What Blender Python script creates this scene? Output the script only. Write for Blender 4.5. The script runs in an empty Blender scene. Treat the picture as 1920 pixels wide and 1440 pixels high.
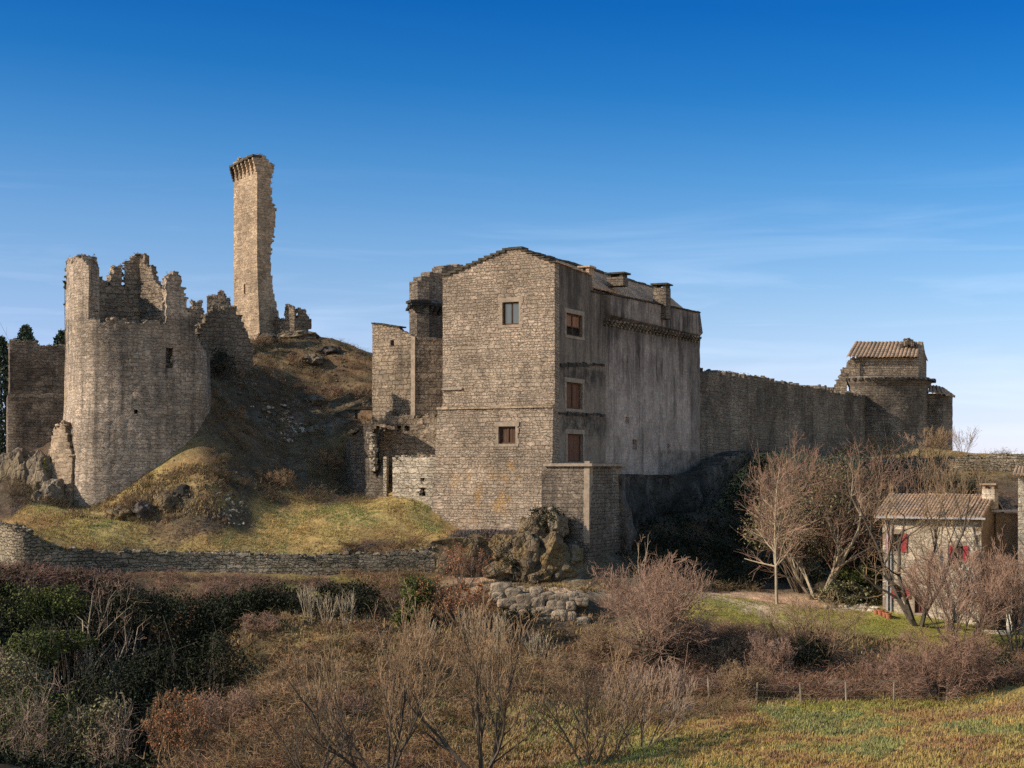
import bpy, math, random
import numpy as np
from mathutils import Vector, noise as mnoise

scene = bpy.context.scene
COL = scene.collection
F = 2912.0      # focal length in photograph pixels (1920 wide)
HOR = 880.0     # photograph row of the horizon

# ------------------------------------------------------------------ camera
cam = bpy.data.cameras.new("camera")
cam.lens = F / 1920 * 36.0
cam.sensor_width = 36.0
cam.shift_y = (HOR - 720.0) / 1920.0
cam.clip_start = 0.5
cam.clip_end = 6000
camo = bpy.data.objects.new("camera", cam)
camo.location = (0, 0, 0)
camo.rotation_euler = (math.radians(90), 0, 0)
COL.objects.link(camo)
scene.camera = camo

# ------------------------------------------------------------------ light
SUN_EL = math.radians(28)
SUN_AZ = math.radians(-107)          # from +Y, clockwise
TOSUN = Vector((math.sin(SUN_AZ) * math.cos(SUN_EL), math.cos(SUN_AZ) * math.cos(SUN_EL), math.sin(SUN_EL)))
world = bpy.data.worlds.new("World")
scene.world = world
world.use_nodes = True
wn = world.node_tree
wn.nodes.clear()
w_out = wn.nodes.new('ShaderNodeOutputWorld')
w_bg = wn.nodes.new('ShaderNodeBackground')
w_bg.inputs['Strength'].default_value = 0.105
sky = wn.nodes.new('ShaderNodeTexSky')
sky.sky_type = 'NISHITA'
sky.sun_disc = False
sky.sun_elevation = SUN_EL
sky.sun_rotation = SUN_AZ
sky.altitude = 600
sky.air_density = 1.0
sky.dust_density = 0.1
sky.ozone_density = 2.5
w_hs = wn.nodes.new('ShaderNodeHueSaturation')
w_hs.inputs['Saturation'].default_value = 1.25
wn.links.new(sky.outputs[0], w_hs.inputs['Color'])
# deeper, polarised blue higher up and to the right, pale towards the horizon
w_tc0 = wn.nodes.new('ShaderNodeTexCoord')
w_dot = wn.nodes.new('ShaderNodeVectorMath'); w_dot.operation = 'DOT_PRODUCT'
w_dot.inputs[1].default_value = (0.05, 0.0, 1.0)
wn.links.new(w_tc0.outputs['Generated'], w_dot.inputs[0])
w_ramp = wn.nodes.new('ShaderNodeValToRGB')
_st = [(0.0, (.58, .64, 1.22)), (.03, (.60, .61, 1.02)), (.07, (.71, .64, .82)), (.108, (.72, .67, .77)), (.145, (.62, .66, .76)), (.193, (.36, .58, .73)),
       (.24, (.125, .46, .69)), (.29, (.042, .37, .66)), (.38, (.14, .42, .62)), (.6, (1.6, 1.3, 1.0)), (1.0, (2.2, 1.5, 1.05))]  # last two stops brightened and warmed as added fill from overhead
_cr = w_ramp.color_ramp
while len(_cr.elements) < len(_st): _cr.elements.new(.5)
for _e, (_p, _c) in zip(_cr.elements, _st):
    _e.position = _p; _e.color = tuple(v / 3.0 for v in _c) + (1,)
wn.links.new(w_dot.outputs['Value'], w_ramp.inputs['Fac'])
w_mul = wn.nodes.new('ShaderNodeMixRGB'); w_mul.blend_type = 'MULTIPLY'; w_mul.inputs['Fac'].default_value = 1.0
wn.links.new(w_hs.outputs[0], w_mul.inputs['Color1'])
# added fill: unseen sky behind the viewer and overhead, brightened and warmed to lift the shade
w_sep = wn.nodes.new('ShaderNodeSeparateXYZ'); wn.links.new(w_tc0.outputs['Generated'], w_sep.inputs[0])
w_mr = wn.nodes.new('ShaderNodeMapRange'); w_mr.clamp = True
for _k, _v in (('From Min', .82), ('From Max', .45), ('To Min', 0.0), ('To Max', 1.0)): w_mr.inputs[_k].default_value = _v
wn.links.new(w_sep.outputs['Y'], w_mr.inputs['Value'])
w_half = wn.nodes.new('ShaderNodeMixRGB'); w_half.inputs['Color2'].default_value = (2.15 / 3.0, 1.36 / 3.0, 1.0 / 3.0, 1)
wn.links.new(w_mr.outputs[0], w_half.inputs['Fac']); wn.links.new(w_ramp.outputs[0], w_half.inputs['Color1'])
wn.links.new(w_half.outputs[0], w_mul.inputs['Color2'])
w_sc = wn.nodes.new('ShaderNodeVectorMath'); w_sc.operation = 'SCALE'; w_sc.inputs['Scale'].default_value = 3.0
wn.links.new(w_mul.outputs[0], w_sc.inputs[0])
# thin cirrus: stretched noise on the sky sphere
w_tc = wn.nodes.new('ShaderNodeTexCoord')
w_map = wn.nodes.new('ShaderNodeMapping')
w_map.inputs['Scale'].default_value = (2.0, 2.0, 22.0)
w_map.inputs['Rotation'].default_value = (0.0, 0.06, 0.0)
wn.links.new(w_tc.outputs['Generated'], w_map.inputs['Vector'])
w_no = wn.nodes.new('ShaderNodeTexNoise')
w_no.inputs['Scale'].default_value = 2.2
w_no.inputs['Detail'].default_value = 6.0
w_no.inputs['Roughness'].default_value = 0.55
w_no.inputs['Distortion'].default_value = 0.6
wn.links.new(w_map.outputs[0], w_no.inputs['Vector'])
w_rp = wn.nodes.new('ShaderNodeMapRange')
w_rp.inputs['From Min'].default_value = 0.5
w_rp.inputs['From Max'].default_value = 0.8
w_rp.inputs['To Min'].default_value = 0.0
w_rp.inputs['To Max'].default_value = 0.16
wn.links.new(w_no.outputs[0], w_rp.inputs['Value'])
w_mx = wn.nodes.new('ShaderNodeMixRGB')
w_mx.inputs['Color2'].default_value = (7.0, 7.6, 8.6, 1)
w_el = wn.nodes.new('ShaderNodeMapRange'); w_el.clamp = True   # only low over the horizon
for _k, _v in (('From Min', .12), ('From Max', .2), ('To Min', 1.0), ('To Max', 0.0)): w_el.inputs[_k].default_value = _v
w_sp2 = wn.nodes.new('ShaderNodeSeparateXYZ'); wn.links.new(w_tc.outputs['Generated'], w_sp2.inputs[0]); wn.links.new(w_sp2.outputs['Z'], w_el.inputs['Value'])
w_cm = wn.nodes.new('ShaderNodeMath'); w_cm.operation = 'MULTIPLY'
wn.links.new(w_rp.outputs[0], w_cm.inputs[0]); wn.links.new(w_el.outputs[0], w_cm.inputs[1])
wn.links.new(w_cm.outputs[0], w_mx.inputs['Fac'])
wn.links.new(w_sc.outputs[0], w_mx.inputs['Color1'])
wn.links.new(w_mx.outputs[0], w_bg.inputs['Color'])
wn.links.new(w_bg.outputs[0], w_out.inputs['Surface'])

sun = bpy.data.lights.new("sun", 'SUN')
sun.energy = 3.5
sun.angle = math.radians(0.5)
sun.color = (1.0, 0.87, 0.70)
suno = bpy.data.objects.new("sun", sun)
suno.rotation_euler = TOSUN.to_track_quat('Z', 'Y').to_euler()
suno.location = TOSUN * 60
COL.objects.link(suno)

scene.view_settings.view_transform = 'Standard'
scene.view_settings.look = 'None'
scene.view_settings.exposure = 0.8
scene.view_settings.gamma = 1.0
scene.view_settings.use_curve_mapping = False
scene.render.engine = 'CYCLES'
scene.cycles.use_denoising = False
scene.cycles.max_bounces = 5
scene.cycles.diffuse_bounces = 4
scene.cycles.glossy_bounces = 2
scene.cycles.transparent_max_bounces = 4

# ------------------------------------------------------------------ helpers
def P(px, py, Y):
    return ((px - 960.0) / F * Y, Y, (HOR - py) / F * Y)

def XY(px, Y):
    return ((px - 960.0) / F * Y, Y)

def tag(o, label=None, cat=None, group=None, kind=None):
    if label: o['label'] = label
    if cat: o['category'] = cat
    if group: o['group'] = group
    if kind: o['kind'] = kind
    return o

def empty(name, loc, label, cat, group=None):
    o = bpy.data.objects.new(name, None)
    o.empty_display_size = 0.5
    o.location = loc
    COL.objects.link(o)
    return tag(o, label, cat, group)

def mk(name, V, faces, mat, parent=None, uv=None, col=None, smooth=False, loc=None, sharp=None):
    """V (n,3) world coordinates; faces: list of int arrays (m,k); one mesh object"""
    V = np.asarray(V, dtype=np.float64)
    off = np.zeros(3)
    if parent is not None:
        off = np.array(parent.location, dtype=float)
        if parent.parent is not None:
            off = off + np.array(parent.parent.location, dtype=float)
    own = np.zeros(3)
    if loc is not None:
        own = np.array(loc, dtype=float) - off
    V = V - off - own
    me = bpy.data.meshes.new(name)
    faces = [np.asarray(f, dtype=np.int32) for f in faces if len(f)]
    lt = np.concatenate([np.full(len(f), f.shape[1], dtype=np.int32) for f in faces])
    lv = np.concatenate([f.ravel() for f in faces])
    ls = np.zeros(len(lt), dtype=np.int32)
    ls[1:] = np.cumsum(lt)[:-1]
    me.vertices.add(len(V)); me.vertices.foreach_set('co', V.astype(np.float32).ravel())
    me.loops.add(len(lv)); me.loops.foreach_set('vertex_index', lv)
    me.polygons.add(len(lt)); me.polygons.foreach_set('loop_start', ls); me.polygons.foreach_set('loop_total', lt)
    me.polygons.foreach_set('use_smooth', np.full(len(lt), bool(smooth)))
    if uv is not None:
        l = me.uv_layers.new(name='UVMap')
        l.data.foreach_set('uv', np.asarray(uv, dtype=np.float32)[lv].ravel())
    if col is not None:
        a = me.color_attributes.new('Col', 'FLOAT_COLOR', 'POINT')
        c = np.ones((len(V), 4), dtype=np.float32); c[:, :3] = col
        a.data.foreach_set('color', c.ravel())
    me.update(calc_edges=True)
    me.validate()
    if sharp: me.set_sharp_from_angle(angle=math.radians(sharp))
    me.materials.append(mat)
    o = bpy.data.objects.new(name, me)
    o.location = own
    if parent is not None: o.parent = parent
    COL.objects.link(o)
    return o

class MB:
    """collects boxes and other quads into one mesh"""
    def __init__(s): s.V = []; s.Q = []; s.T = []; s.UV = []; s.n = 0
    def add(s, V, Q=None, T=None, uv=None):
        V = np.asarray(V, float)
        if Q is not None and len(Q): s.Q.append(np.asarray(Q) + s.n)
        if T is not None and len(T): s.T.append(np.asarray(T) + s.n)
        s.V.append(V)
        s.UV.append(np.asarray(uv, float) if uv is not None else V[:, [0, 2]])
        s.n += len(V)
    def box(s, c, ax, hx, hy, hz, rng=None, j=0.0):
        """box centred c, x axis along ax (2D), half sizes"""
        ax = np.array([ax[0], ax[1], 0.0]); ax /= np.linalg.norm(ax)
        ay = np.array([-ax[1], ax[0], 0]); az = np.array([0, 0, 1.0])
        V = []; U = []
        for z in (-1, 1):
            for (x, y) in ((-1, -1), (1, -1), (1, 1), (-1, 1)):
                p = np.array(c, float) + ax * hx * x + ay * hy * y + az * hz * z
                if rng is not None and j: p = p + np.array([rng.uniform(-j, j) for _ in range(3)])
                V.append(p); U.append((hx * x + hy * y + c[0], c[2] + hz * z))
        s.add(V, [(0, 3, 2, 1), (4, 5, 6, 7), (0, 1, 5, 4), (1, 2, 6, 5), (2, 3, 7, 6), (3, 0, 4, 7)], uv=U)
    def build(s, name, mat, parent=None, smooth=False, loc=None):
        return mk(name, np.concatenate(s.V), ([np.concatenate(s.Q)] if s.Q else []) + ([np.concatenate(s.T)] if s.T else []), mat, parent, uv=np.concatenate(s.UV), smooth=smooth, loc=loc)

def sn(x, y, z=0.0):
    return mnoise.noise((x, y, z))

# ------------------------------------------------------------------ materials
def nodes(name):
    m = bpy.data.materials.new(name); m.use_nodes = True
    nt = m.node_tree; nt.nodes.clear()
    o = nt.nodes.new('ShaderNodeOutputMaterial')
    b = nt.nodes.new('ShaderNodeBsdfPrincipled')
    b.inputs['Roughness'].default_value = 0.9
    b.inputs['Specular IOR Level'].default_value = 0.15
    nt.links.new(b.outputs[0], o.inputs[0])
    return m, nt, b

def N(nt, t, **kw):
    n = nt.nodes.new('ShaderNode' + t)
    for k, v in kw.items():
        if k in n.inputs: n.inputs[k].default_value = v
        else: setattr(n, k, v)
    return n

def mapping(nt, src, scale, loc=(0, 0, 0), rot=(0, 0, 0)):
    m = N(nt, 'Mapping'); m.inputs['Scale'].default_value = scale; m.inputs['Location'].default_value = loc
    m.inputs['Rotation'].default_value = rot
    nt.links.new(src, m.inputs['Vector']); return m.outputs[0]

def noise(nt, src, scale, detail=4.0, rough=0.55, dist=0.0):
    n = N(nt, 'TexNoise', Scale=scale, Detail=detail, Roughness=rough, Distortion=dist)
    nt.links.new(src, n.inputs['Vector']); return n.outputs[0]

def rng_(nt, src, a, b, c, d):
    n = N(nt, 'MapRange'); n.clamp = True
    for k, v in (('From Min', a), ('From Max', b), ('To Min', c), ('To Max', d)): n.inputs[k].default_value = v
    nt.links.new(src, n.inputs['Value']); return n.outputs[0]

def math_(nt, op, a, b):
    n = N(nt, 'Math'); n.operation = op
    for i, v in enumerate((a, b)):
        if isinstance(v, (int, float)): n.inputs[i].default_value = v
        else: nt.links.new(v, n.inputs[i])
    return n.outputs[0]

def mix(nt, fac, c1, c2, mode='MIX'):
    n = N(nt, 'MixRGB'); n.blend_type = mode
    for k, v in (('Fac', fac), ('Color1', c1), ('Color2', c2)):
        if isinstance(v, (int, float)): n.inputs[k].default_value = v
        elif isinstance(v, tuple): n.inputs[k].default_value = (v + (1,))[:4]
        else: nt.links.new(v, n.inputs[k])
    return n.outputs[0]

def bump(nt, bsdf, h, strength, dist):
    n = N(nt, 'Bump', Strength=strength, Distance=dist)
    nt.links.new(h, n.inputs['Height']); nt.links.new(n.outputs[0], bsdf.inputs['Normal'])

def stone(name, c1, c2, mortar, rowh=.22, bw=.42, msize=.022, streak=0.0, streak_col=(.045, .042, .04), streak_w=1.1,
          dirt=.45, lichen=None, bumpd=.06, warp=.1, patch=None, stop=None):
    m, nt, b = nodes(name)
    uv = N(nt, 'UVMap').outputs[0]
    ob = N(nt, 'TexCoord').outputs['Object']
    nw = N(nt, 'TexNoise', Scale=3.0, Detail=4.0); nt.links.new(ob, nw.inputs['Vector'])
    v1 = N(nt, 'VectorMath'); v1.operation = 'SUBTRACT'; nt.links.new(nw.outputs[1], v1.inputs[0]); v1.inputs[1].default_value = (.5, .5, .5)
    v2 = N(nt, 'VectorMath'); v2.operation = 'SCALE'; nt.links.new(v1.outputs[0], v2.inputs[0]); v2.inputs['Scale'].default_value = warp * 2
    v3 = N(nt, 'VectorMath'); v3.operation = 'ADD'; nt.links.new(uv, v3.inputs[0]); nt.links.new(v2.outputs[0], v3.inputs[1])
    # courses of uneven height and stones of uneven length
    s3_ = N(nt, 'SeparateXYZ'); nt.links.new(v3.outputs[0], s3_.inputs[0])
    cv = N(nt, 'CombineXYZ'); nt.links.new(s3_.outputs[1], cv.inputs[1])
    nv = noise(nt, cv.outputs[0], 1.1, 3, .5); nu_ = noise(nt, mapping(nt, v3.outputs[0], (1.0, 2.4, 1)), 1.0, 2, .5)
    c3 = N(nt, 'CombineXYZ')
    nt.links.new(math_(nt, 'ADD', s3_.outputs[0], math_(nt, 'MULTIPLY', nu_, bw * 2.2)), c3.inputs[0])
    nt.links.new(math_(nt, 'ADD', s3_.outputs[1], math_(nt, 'MULTIPLY', nv, rowh * 2.6)), c3.inputs[1])
    vv = c3.outputs[0]
    br = N(nt, 'TexBrick'); br.offset = .47; br.squash = .8; br.squash_frequency = 3
    nt.links.new(vv, br.inputs['Vector'])
    # stretches built of bigger stones
    b2 = N(nt, 'TexBrick'); b2.offset = .41; nt.links.new(vv, b2.inputs['Vector'])
    b2.inputs['Color1'].default_value = tuple(q * 1.04 for q in c1) + (1,); b2.inputs['Color2'].default_value = c2 + (1,); b2.inputs['Mortar'].default_value = mortar + (1,)
    b2.inputs['Scale'].default_value = 1.0; b2.inputs['Mortar Size'].default_value = msize * 1.2; b2.inputs['Mortar Smooth'].default_value = .9; b2.inputs['Bias'].default_value = 0
    b2.inputs['Brick Width'].default_value = bw * 1.7; b2.inputs['Row Height'].default_value = rowh * 1.5
    big = rng_(nt, noise(nt, mapping(nt, ob, (1, 1, 2.2), (3, 3, 3)), .55, 4, .6), .52, .55, 0, 1)
    br.inputs['Color1'].default_value = c1 + (1,); br.inputs['Color2'].default_value = c2 + (1,)
    br.inputs['Mortar'].default_value = mortar + (1,)
    br.inputs['Scale'].default_value = 1.0; br.inputs['Mortar Size'].default_value = msize
    br.inputs['Mortar Smooth'].default_value = .9; br.inputs['Bias'].default_value = 0
    br.inputs['Brick Width'].default_value = bw; br.inputs['Row Height'].default_value = rowh
    # each stone its own shade: voronoi cells stretched like the stones
    vo = N(nt, 'TexVoronoi', Scale=1.0); nt.links.new(mapping(nt, vv, (1 / bw, 1 / rowh, 1)), vo.inputs['Vector'])
    bw_ = N(nt, 'SeparateColor'); nt.links.new(vo.outputs['Color'], bw_.inputs[0])
    f0 = rng_(nt, bw_.outputs[0], 0, 1, .74, 1.22)
    c = mix(nt, 1.0, mix(nt, big, br.outputs[0], b2.outputs[0]), f0, 'MULTIPLY')
    bfac = mix(nt, big, br.outputs['Fac'], b2.outputs['Fac'])
    n1 = noise(nt, ob, 5.0, 6, .65)
    c = mix(nt, 1.0, c, rng_(nt, n1, .3, .7, .7, 1.25), 'MULTIPLY')
    n2 = noise(nt, ob, .22, 5, .6, .5)
    c = mix(nt, 1.0, c, rng_(nt, n2, .35, .65, 1.0 - dirt, 1.16), 'MULTIPLY')
    # stretches where old mortar was smeared over the stones
    pz = rng_(nt, noise(nt, mapping(nt, ob, (1, 1, 1), (5, 2, 8)), .3, 6, .7, .6), .53, .66, 0, .6)
    c = mix(nt, pz, c, mix(nt, 1.0, tuple(.93 * (a_ + b_) / 2 for a_, b_ in zip(c1, c2)), rng_(nt, n1, .3, .7, .8, 1.2), 'MULTIPLY'))
    if streak:
        s1 = noise(nt, mapping(nt, uv, (streak_w, .045, 1)), 1.6, 5, .6)
        s2 = noise(nt, mapping(nt, uv, (.25, .25, 1), (7, 3, 0)), 1.0, 4, .6)
        if stop:
            sp_ = N(nt, 'SeparateXYZ'); nt.links.new(uv, sp_.inputs[0])
            s1 = math_(nt, 'ADD', s1, math_(nt, 'MULTIPLY', rng_(nt, sp_.outputs[1], stop[0], stop[1], -.04, .13), rng_(nt, sp_.outputs[1], stop[1], stop[1] + .4, 1, 0)))
        f = math_(nt, 'MULTIPLY', rng_(nt, s1, .44, .66, 0, 1), rng_(nt, s2, .34, .6, .25, 1))
        c = mix(nt, math_(nt, 'MULTIPLY', f, streak), c, streak_col)
    if patch:   # (colour, u0, u1, v0, v1, amount): a stain or lichen growth with a shape of its own
        sp = N(nt, 'SeparateXYZ'); nt.links.new(uv, sp.inputs[0])
        pn = noise(nt, mapping(nt, uv, (1, .7, 1), (3, 9, 0)), .9, 6, .68)
        for (pc, u0, u1, a0, a1, am) in patch:
            fu = math_(nt, 'MULTIPLY', rng_(nt, sp.outputs[0], u0 - .5, u0 + .5, 0, 1), rng_(nt, sp.outputs[0], u1 - .5, u1 + .5, 1, 0))
            fv = math_(nt, 'MULTIPLY', rng_(nt, sp.outputs[1], a0 - .7, a0 + .5, 0, 1), rng_(nt, sp.outputs[1], a1 - .7, a1 + .5, 1, 0))
            f = math_(nt, 'MULTIPLY', math_(nt, 'MULTIPLY', fu, fv), rng_(nt, pn, .5, .62, 0, am))
            c = mix(nt, f, c, pc)
    if lichen:
        ln = noise(nt, ob, .8, 6, .7)
        c = mix(nt, rng_(nt, ln, lichen[1], lichen[1] + .1, 0, lichen[2]), c, lichen[0])
    nt.links.new(c, b.inputs['Base Color'])
    h = math_(nt, 'ADD', math_(nt, 'MULTIPLY', rng_(nt, bfac, 0, 1, 1, 0), .7), math_(nt, 'ADD', math_(nt, 'MULTIPLY', n1, .9), math_(nt, 'MULTIPLY', bw_.outputs[1], .45)))
    bump(nt, b, h, 1.0, bumpd)
    return m

def render_mat(name, c1, c2, streak_col, streak=.8, bumpd=.03, top=None, part=None, patch=None):
    """old lime render with vertical rain streaks; top: (z0, z1) where the streaks start; part: (u, colour) a darker stretch"""
    m, nt, b = nodes(name)
    uv = N(nt, 'UVMap').outputs[0]; ob = N(nt, 'TexCoord').outputs['Object']
    sp = N(nt, 'SeparateXYZ'); nt.links.new(uv, sp.inputs[0])
    n1 = noise(nt, ob, 5, 7, .72); n2 = noise(nt, ob, .4, 6, .65, .8); n4 = noise(nt, ob, 1.4, 6, .7, .4)
    c = mix(nt, rng_(nt, n2, .38, .62, 0, 1), c1, c2)
    if part:
        e = math_(nt, 'ADD', sp.outputs[0], math_(nt, 'MULTIPLY', n4, 1.0))
        c = mix(nt, rng_(nt, e, part[0] + .4, part[0] + .7, 1, 0), c, mix(nt, rng_(nt, n4, .35, .65, 0, 1), part[1], part[2]))
    bk = N(nt, 'TexBrick'); bk.offset = .45; nt.links.new(uv, bk.inputs['Vector']); bk.inputs['Scale'].default_value = 1.0; bk.inputs['Brick Width'].default_value = .45; bk.inputs['Row Height'].default_value = .26; bk.inputs['Mortar Size'].default_value = .03; bk.inputs['Mortar Smooth'].default_value = 1.0
    bk.inputs['Color1'].default_value = (1.12, 1.12, 1.12, 1); bk.inputs['Color2'].default_value = (.8, .8, .8, 1); bk.inputs['Mortar'].default_value = (.7, .68, .66, 1)
    c = mix(nt, rng_(nt, n4, .4, .62, .2, .85), c, mix(nt, 1.0, c, bk.outputs[0], 'MULTIPLY'))
    c = mix(nt, 1.0, c, rng_(nt, n1, .28, .72, .6, 1.35), 'MULTIPLY')
    c = mix(nt, 1.0, c, rng_(nt, n4, .32, .68, .72, 1.2), 'MULTIPLY')
    wv = N(nt, 'VectorMath'); wv.operation = 'ADD'; nt.links.new(uv, wv.inputs[0])
    nn = N(nt, 'TexNoise', Scale=.7, Detail=3.0); nt.links.new(ob, nn.inputs['Vector'])
    ws = N(nt, 'VectorMath'); ws.operation = 'SCALE'; ws.inputs['Scale'].default_value = .25; nt.links.new(nn.outputs[1], ws.inputs[0]); nt.links.new(ws.outputs[0], wv.inputs[1])
    s1 = noise(nt, mapping(nt, wv.outputs[0], (.75, .07, 1)), 1.5, 5, .6)
    s3 = noise(nt, mapping(nt, wv.outputs[0], (2.6, .16, 1), (2, 5, 0)), 1.5, 5, .65)
    s2 = noise(nt, mapping(nt, uv, (.3, .22, 1), (7, 3, 0)), 1.0, 5, .65)
    f = math_(nt, 'ADD', math_(nt, 'MULTIPLY', s1, .6), math_(nt, 'MULTIPLY', s3, .4))
    if top: f = math_(nt, 'ADD', f, rng_(nt, sp.outputs[1], top[0], top[1], -.05, .10))
    f = math_(nt, 'MULTIPLY', rng_(nt, f, .46, .66, 0, 1), rng_(nt, s2, .3, .58, .25, 1))
    c = mix(nt, math_(nt, 'MULTIPLY', f, streak), c, streak_col)
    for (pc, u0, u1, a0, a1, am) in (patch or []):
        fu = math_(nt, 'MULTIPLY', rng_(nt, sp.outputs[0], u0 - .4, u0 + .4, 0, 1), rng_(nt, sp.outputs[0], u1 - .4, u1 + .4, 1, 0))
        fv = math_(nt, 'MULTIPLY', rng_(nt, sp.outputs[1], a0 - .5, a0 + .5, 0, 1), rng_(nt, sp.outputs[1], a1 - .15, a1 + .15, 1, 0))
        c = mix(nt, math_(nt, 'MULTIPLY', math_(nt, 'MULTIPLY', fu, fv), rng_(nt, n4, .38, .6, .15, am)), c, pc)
    nt.links.new(c, b.inputs['Base Color'])
    bump(nt, b, math_(nt, 'ADD', n1, math_(nt, 'ADD', n2, n4)), .9, bumpd)
    return m

def rock_mat(name, c1, c2, c3, scale=.9, bumpd=.25):
    m, nt, b = nodes(name)
    ob = N(nt, 'TexCoord').outputs['Object']
    n1 = noise(nt, ob, scale, 8, .65, .3); n2 = noise(nt, ob, scale * 4, 6, .7); n3 = noise(nt, mapping(nt, ob, (1, 1, .4)), scale * .6, 4, .6)
    c = mix(nt, rng_(nt, n1, .38, .62, 0, 1), c1, c2)
    c = mix(nt, rng_(nt, n3, .5, .66, 0, .85), c, c3)
    c = mix(nt, 1.0, c, rng_(nt, n2, .3, .7, .55, 1.4), 'MULTIPLY')
    nt.links.new(c, b.inputs['Base Color'])
    vo = N(nt, 'TexVoronoi', Scale=scale * 1.6); vo.feature = 'DISTANCE_TO_EDGE'; nt.links.new(ob, vo.inputs['Vector'])
    bump(nt, b, math_(nt, 'ADD', math_(nt, 'ADD', n1, math_(nt, 'MULTIPLY', n2, .5)), rng_(nt, vo.outputs[0], 0, .12, 0, .35)), 1.0, bumpd)
    return m

def plain(name, c, var=.3, scale=6.0, rough=.85, bumpd=.01, spec=.2):
    m, nt, b = nodes(name)
    ob = N(nt, 'TexCoord').outputs['Object']
    n1 = noise(nt, ob, scale, 5, .6)
    cc = mix(nt, 1.0, c, rng_(nt, n1, .3, .7, 1 - var, 1 + var), 'MULTIPLY')
    nt.links.new(cc, b.inputs['Base Color'])
    b.inputs['Roughness'].default_value = rough
    b.inputs['Specular IOR Level'].default_value = spec
    bump(nt, b, n1, .6, bumpd)
    return m

def wood(name, c, c2):
    m, nt, b = nodes(name)
    ob = N(nt, 'TexCoord').outputs['Object']
    n1 = noise(nt, mapping(nt, ob, (9, 9, 1)), 2.0, 5, .6)
    nt.links.new(mix(nt, rng_(nt, n1, .35, .65, 0, 1), c, c2), b.inputs['Base Color'])
    bump(nt, b, n1, .6, .01)
    return m

def tile_mat(name, c1, c2, c3):
    m, nt, b = nodes(name)
    uv = N(nt, 'UVMap').outputs[0]; ob = N(nt, 'TexCoord').outputs['Object']
    vo = N(nt, 'TexVoronoi', Scale=1.0); nt.links.new(mapping(nt, uv, (4.0, 2.2, 1)), vo.inputs['Vector'])
    sp = N(nt, 'SeparateColor'); nt.links.new(vo.outputs['Color'], sp.inputs[0])
    c = mix(nt, sp.outputs[0], c1, c2)
    c = mix(nt, rng_(nt, noise(nt, ob, .9, 6, .65), .45, .65, 0, .9), c, c3)
    n1 = noise(nt, ob, 7, 5, .6)
    c = mix(nt, 1.0, c, rng_(nt, n1, .3, .7, .6, 1.35), 'MULTIPLY')
    nt.links.new(c, b.inputs['Base Color'])
    bump(nt, b, n1, .8, .03)
    return m

def twig_mat(name, c, var=.35):
    m, nt, b = nodes(name)
    ob = N(nt, 'TexCoord').outputs['Object']
    c_ = mix(nt, 1.0, c, rng_(nt, noise(nt, ob, 1.3, 3, .6), .3, .7, 1 - var, 1 + var), 'MULTIPLY')
    nt.links.new(c_, b.inputs['Base Color'])
    return m

def leaf_mat(name, c1, c2, scale=1.0, spec=.3):
    m, nt, b = nodes(name)
    ob = N(nt, 'TexCoord').outputs['Object']
    at = N(nt, 'Attribute'); at.attribute_name = 'Col'
    c = mix(nt, rng_(nt, noise(nt, ob, scale, 4, .6), .35, .65, 0, 1), c1, c2)
    c = mix(nt, 1.0, c, at.outputs['Color'], 'MULTIPLY')
    nt.links.new(c, b.inputs['Base Color'])
    b.inputs['Roughness'].default_value = .6
    b.inputs['Specular IOR Level'].default_value = spec * .5
    return m

M = {}
OCH = (.36, .2, .05)
M['front'] = stone('coursed_stone', (.425, .328, .243), (.325, .252, .188), (.195, .155, .12), .19, .32, .028, streak=.35, dirt=.35, bumpd=.08, warp=.13,
                   patch=[((.36, .2, .06), 1.0, 6.3, -3.6, 0.4, .55), ((.40, .21, .045), 5.4, 6.4, -2.6, .9, .7), ((.2, .16, .12), -1, 9, 11.5, 17, .6), ((.19, .15, .11), -1, 9, 2.6, 4.4, .5), ((.45, .36, .26), 1, 8, 5.5, 9, .4), ((.33, .27, .2), .0, 1.5, 5.0, 9.5, .5)])
M['dtower'] = stone('tower_stone', (.46, .362, .272), (.35, .277, .212), (.25, .2, .155), .21, .36, .02, streak=.85, streak_w=1.0, dirt=.35, bumpd=.06, warp=.11, stop=(5.5, 11.2),
                    patch=[((.47, .30, .06), 8.2, 11.0, 5.5, 9.5, .8)])
M['dark'] = stone('grey_stone', (.26, .205, .155), (.19, .152, .118), (.12, .098, .078), .24, .42, .025, streak=.55, dirt=.55, bumpd=.08)
M['ruin'] = stone('ruin_stone', (.36, .275, .195), (.27, .208, .15), (.17, .132, .098), .26, .42, .03, streak=.45, dirt=.45, bumpd=.1, warp=.13)
M['keep'] = stone('keep_stone', (.44, .33, .225), (.34, .255, .178), (.27, .2, .135), .26, .5, .018, streak=.25, dirt=.35, bumpd=.06)
M['pale'] = stone('pale_coursed_stone', (.50, .42, .32), (.42, .35, .26), (.24, .19, .14), .2, .42, .03, dirt=.25, bumpd=.08)
M['wall'] = stone('dry_stone', (.36, .29, .205), (.22, .18, .13), (.07, .058, .044), .2, .38, .035, dirt=.5, bumpd=.12, warp=.14, lichen=((.12, .11, .05), .55, .6))
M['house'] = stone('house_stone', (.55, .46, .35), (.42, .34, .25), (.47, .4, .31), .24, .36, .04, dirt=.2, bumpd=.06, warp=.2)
M['plaster'] = render_mat('side_plaster', (.30, .22, .15), (.24, .18, .13), (.14, .11, .08), .4)
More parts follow.
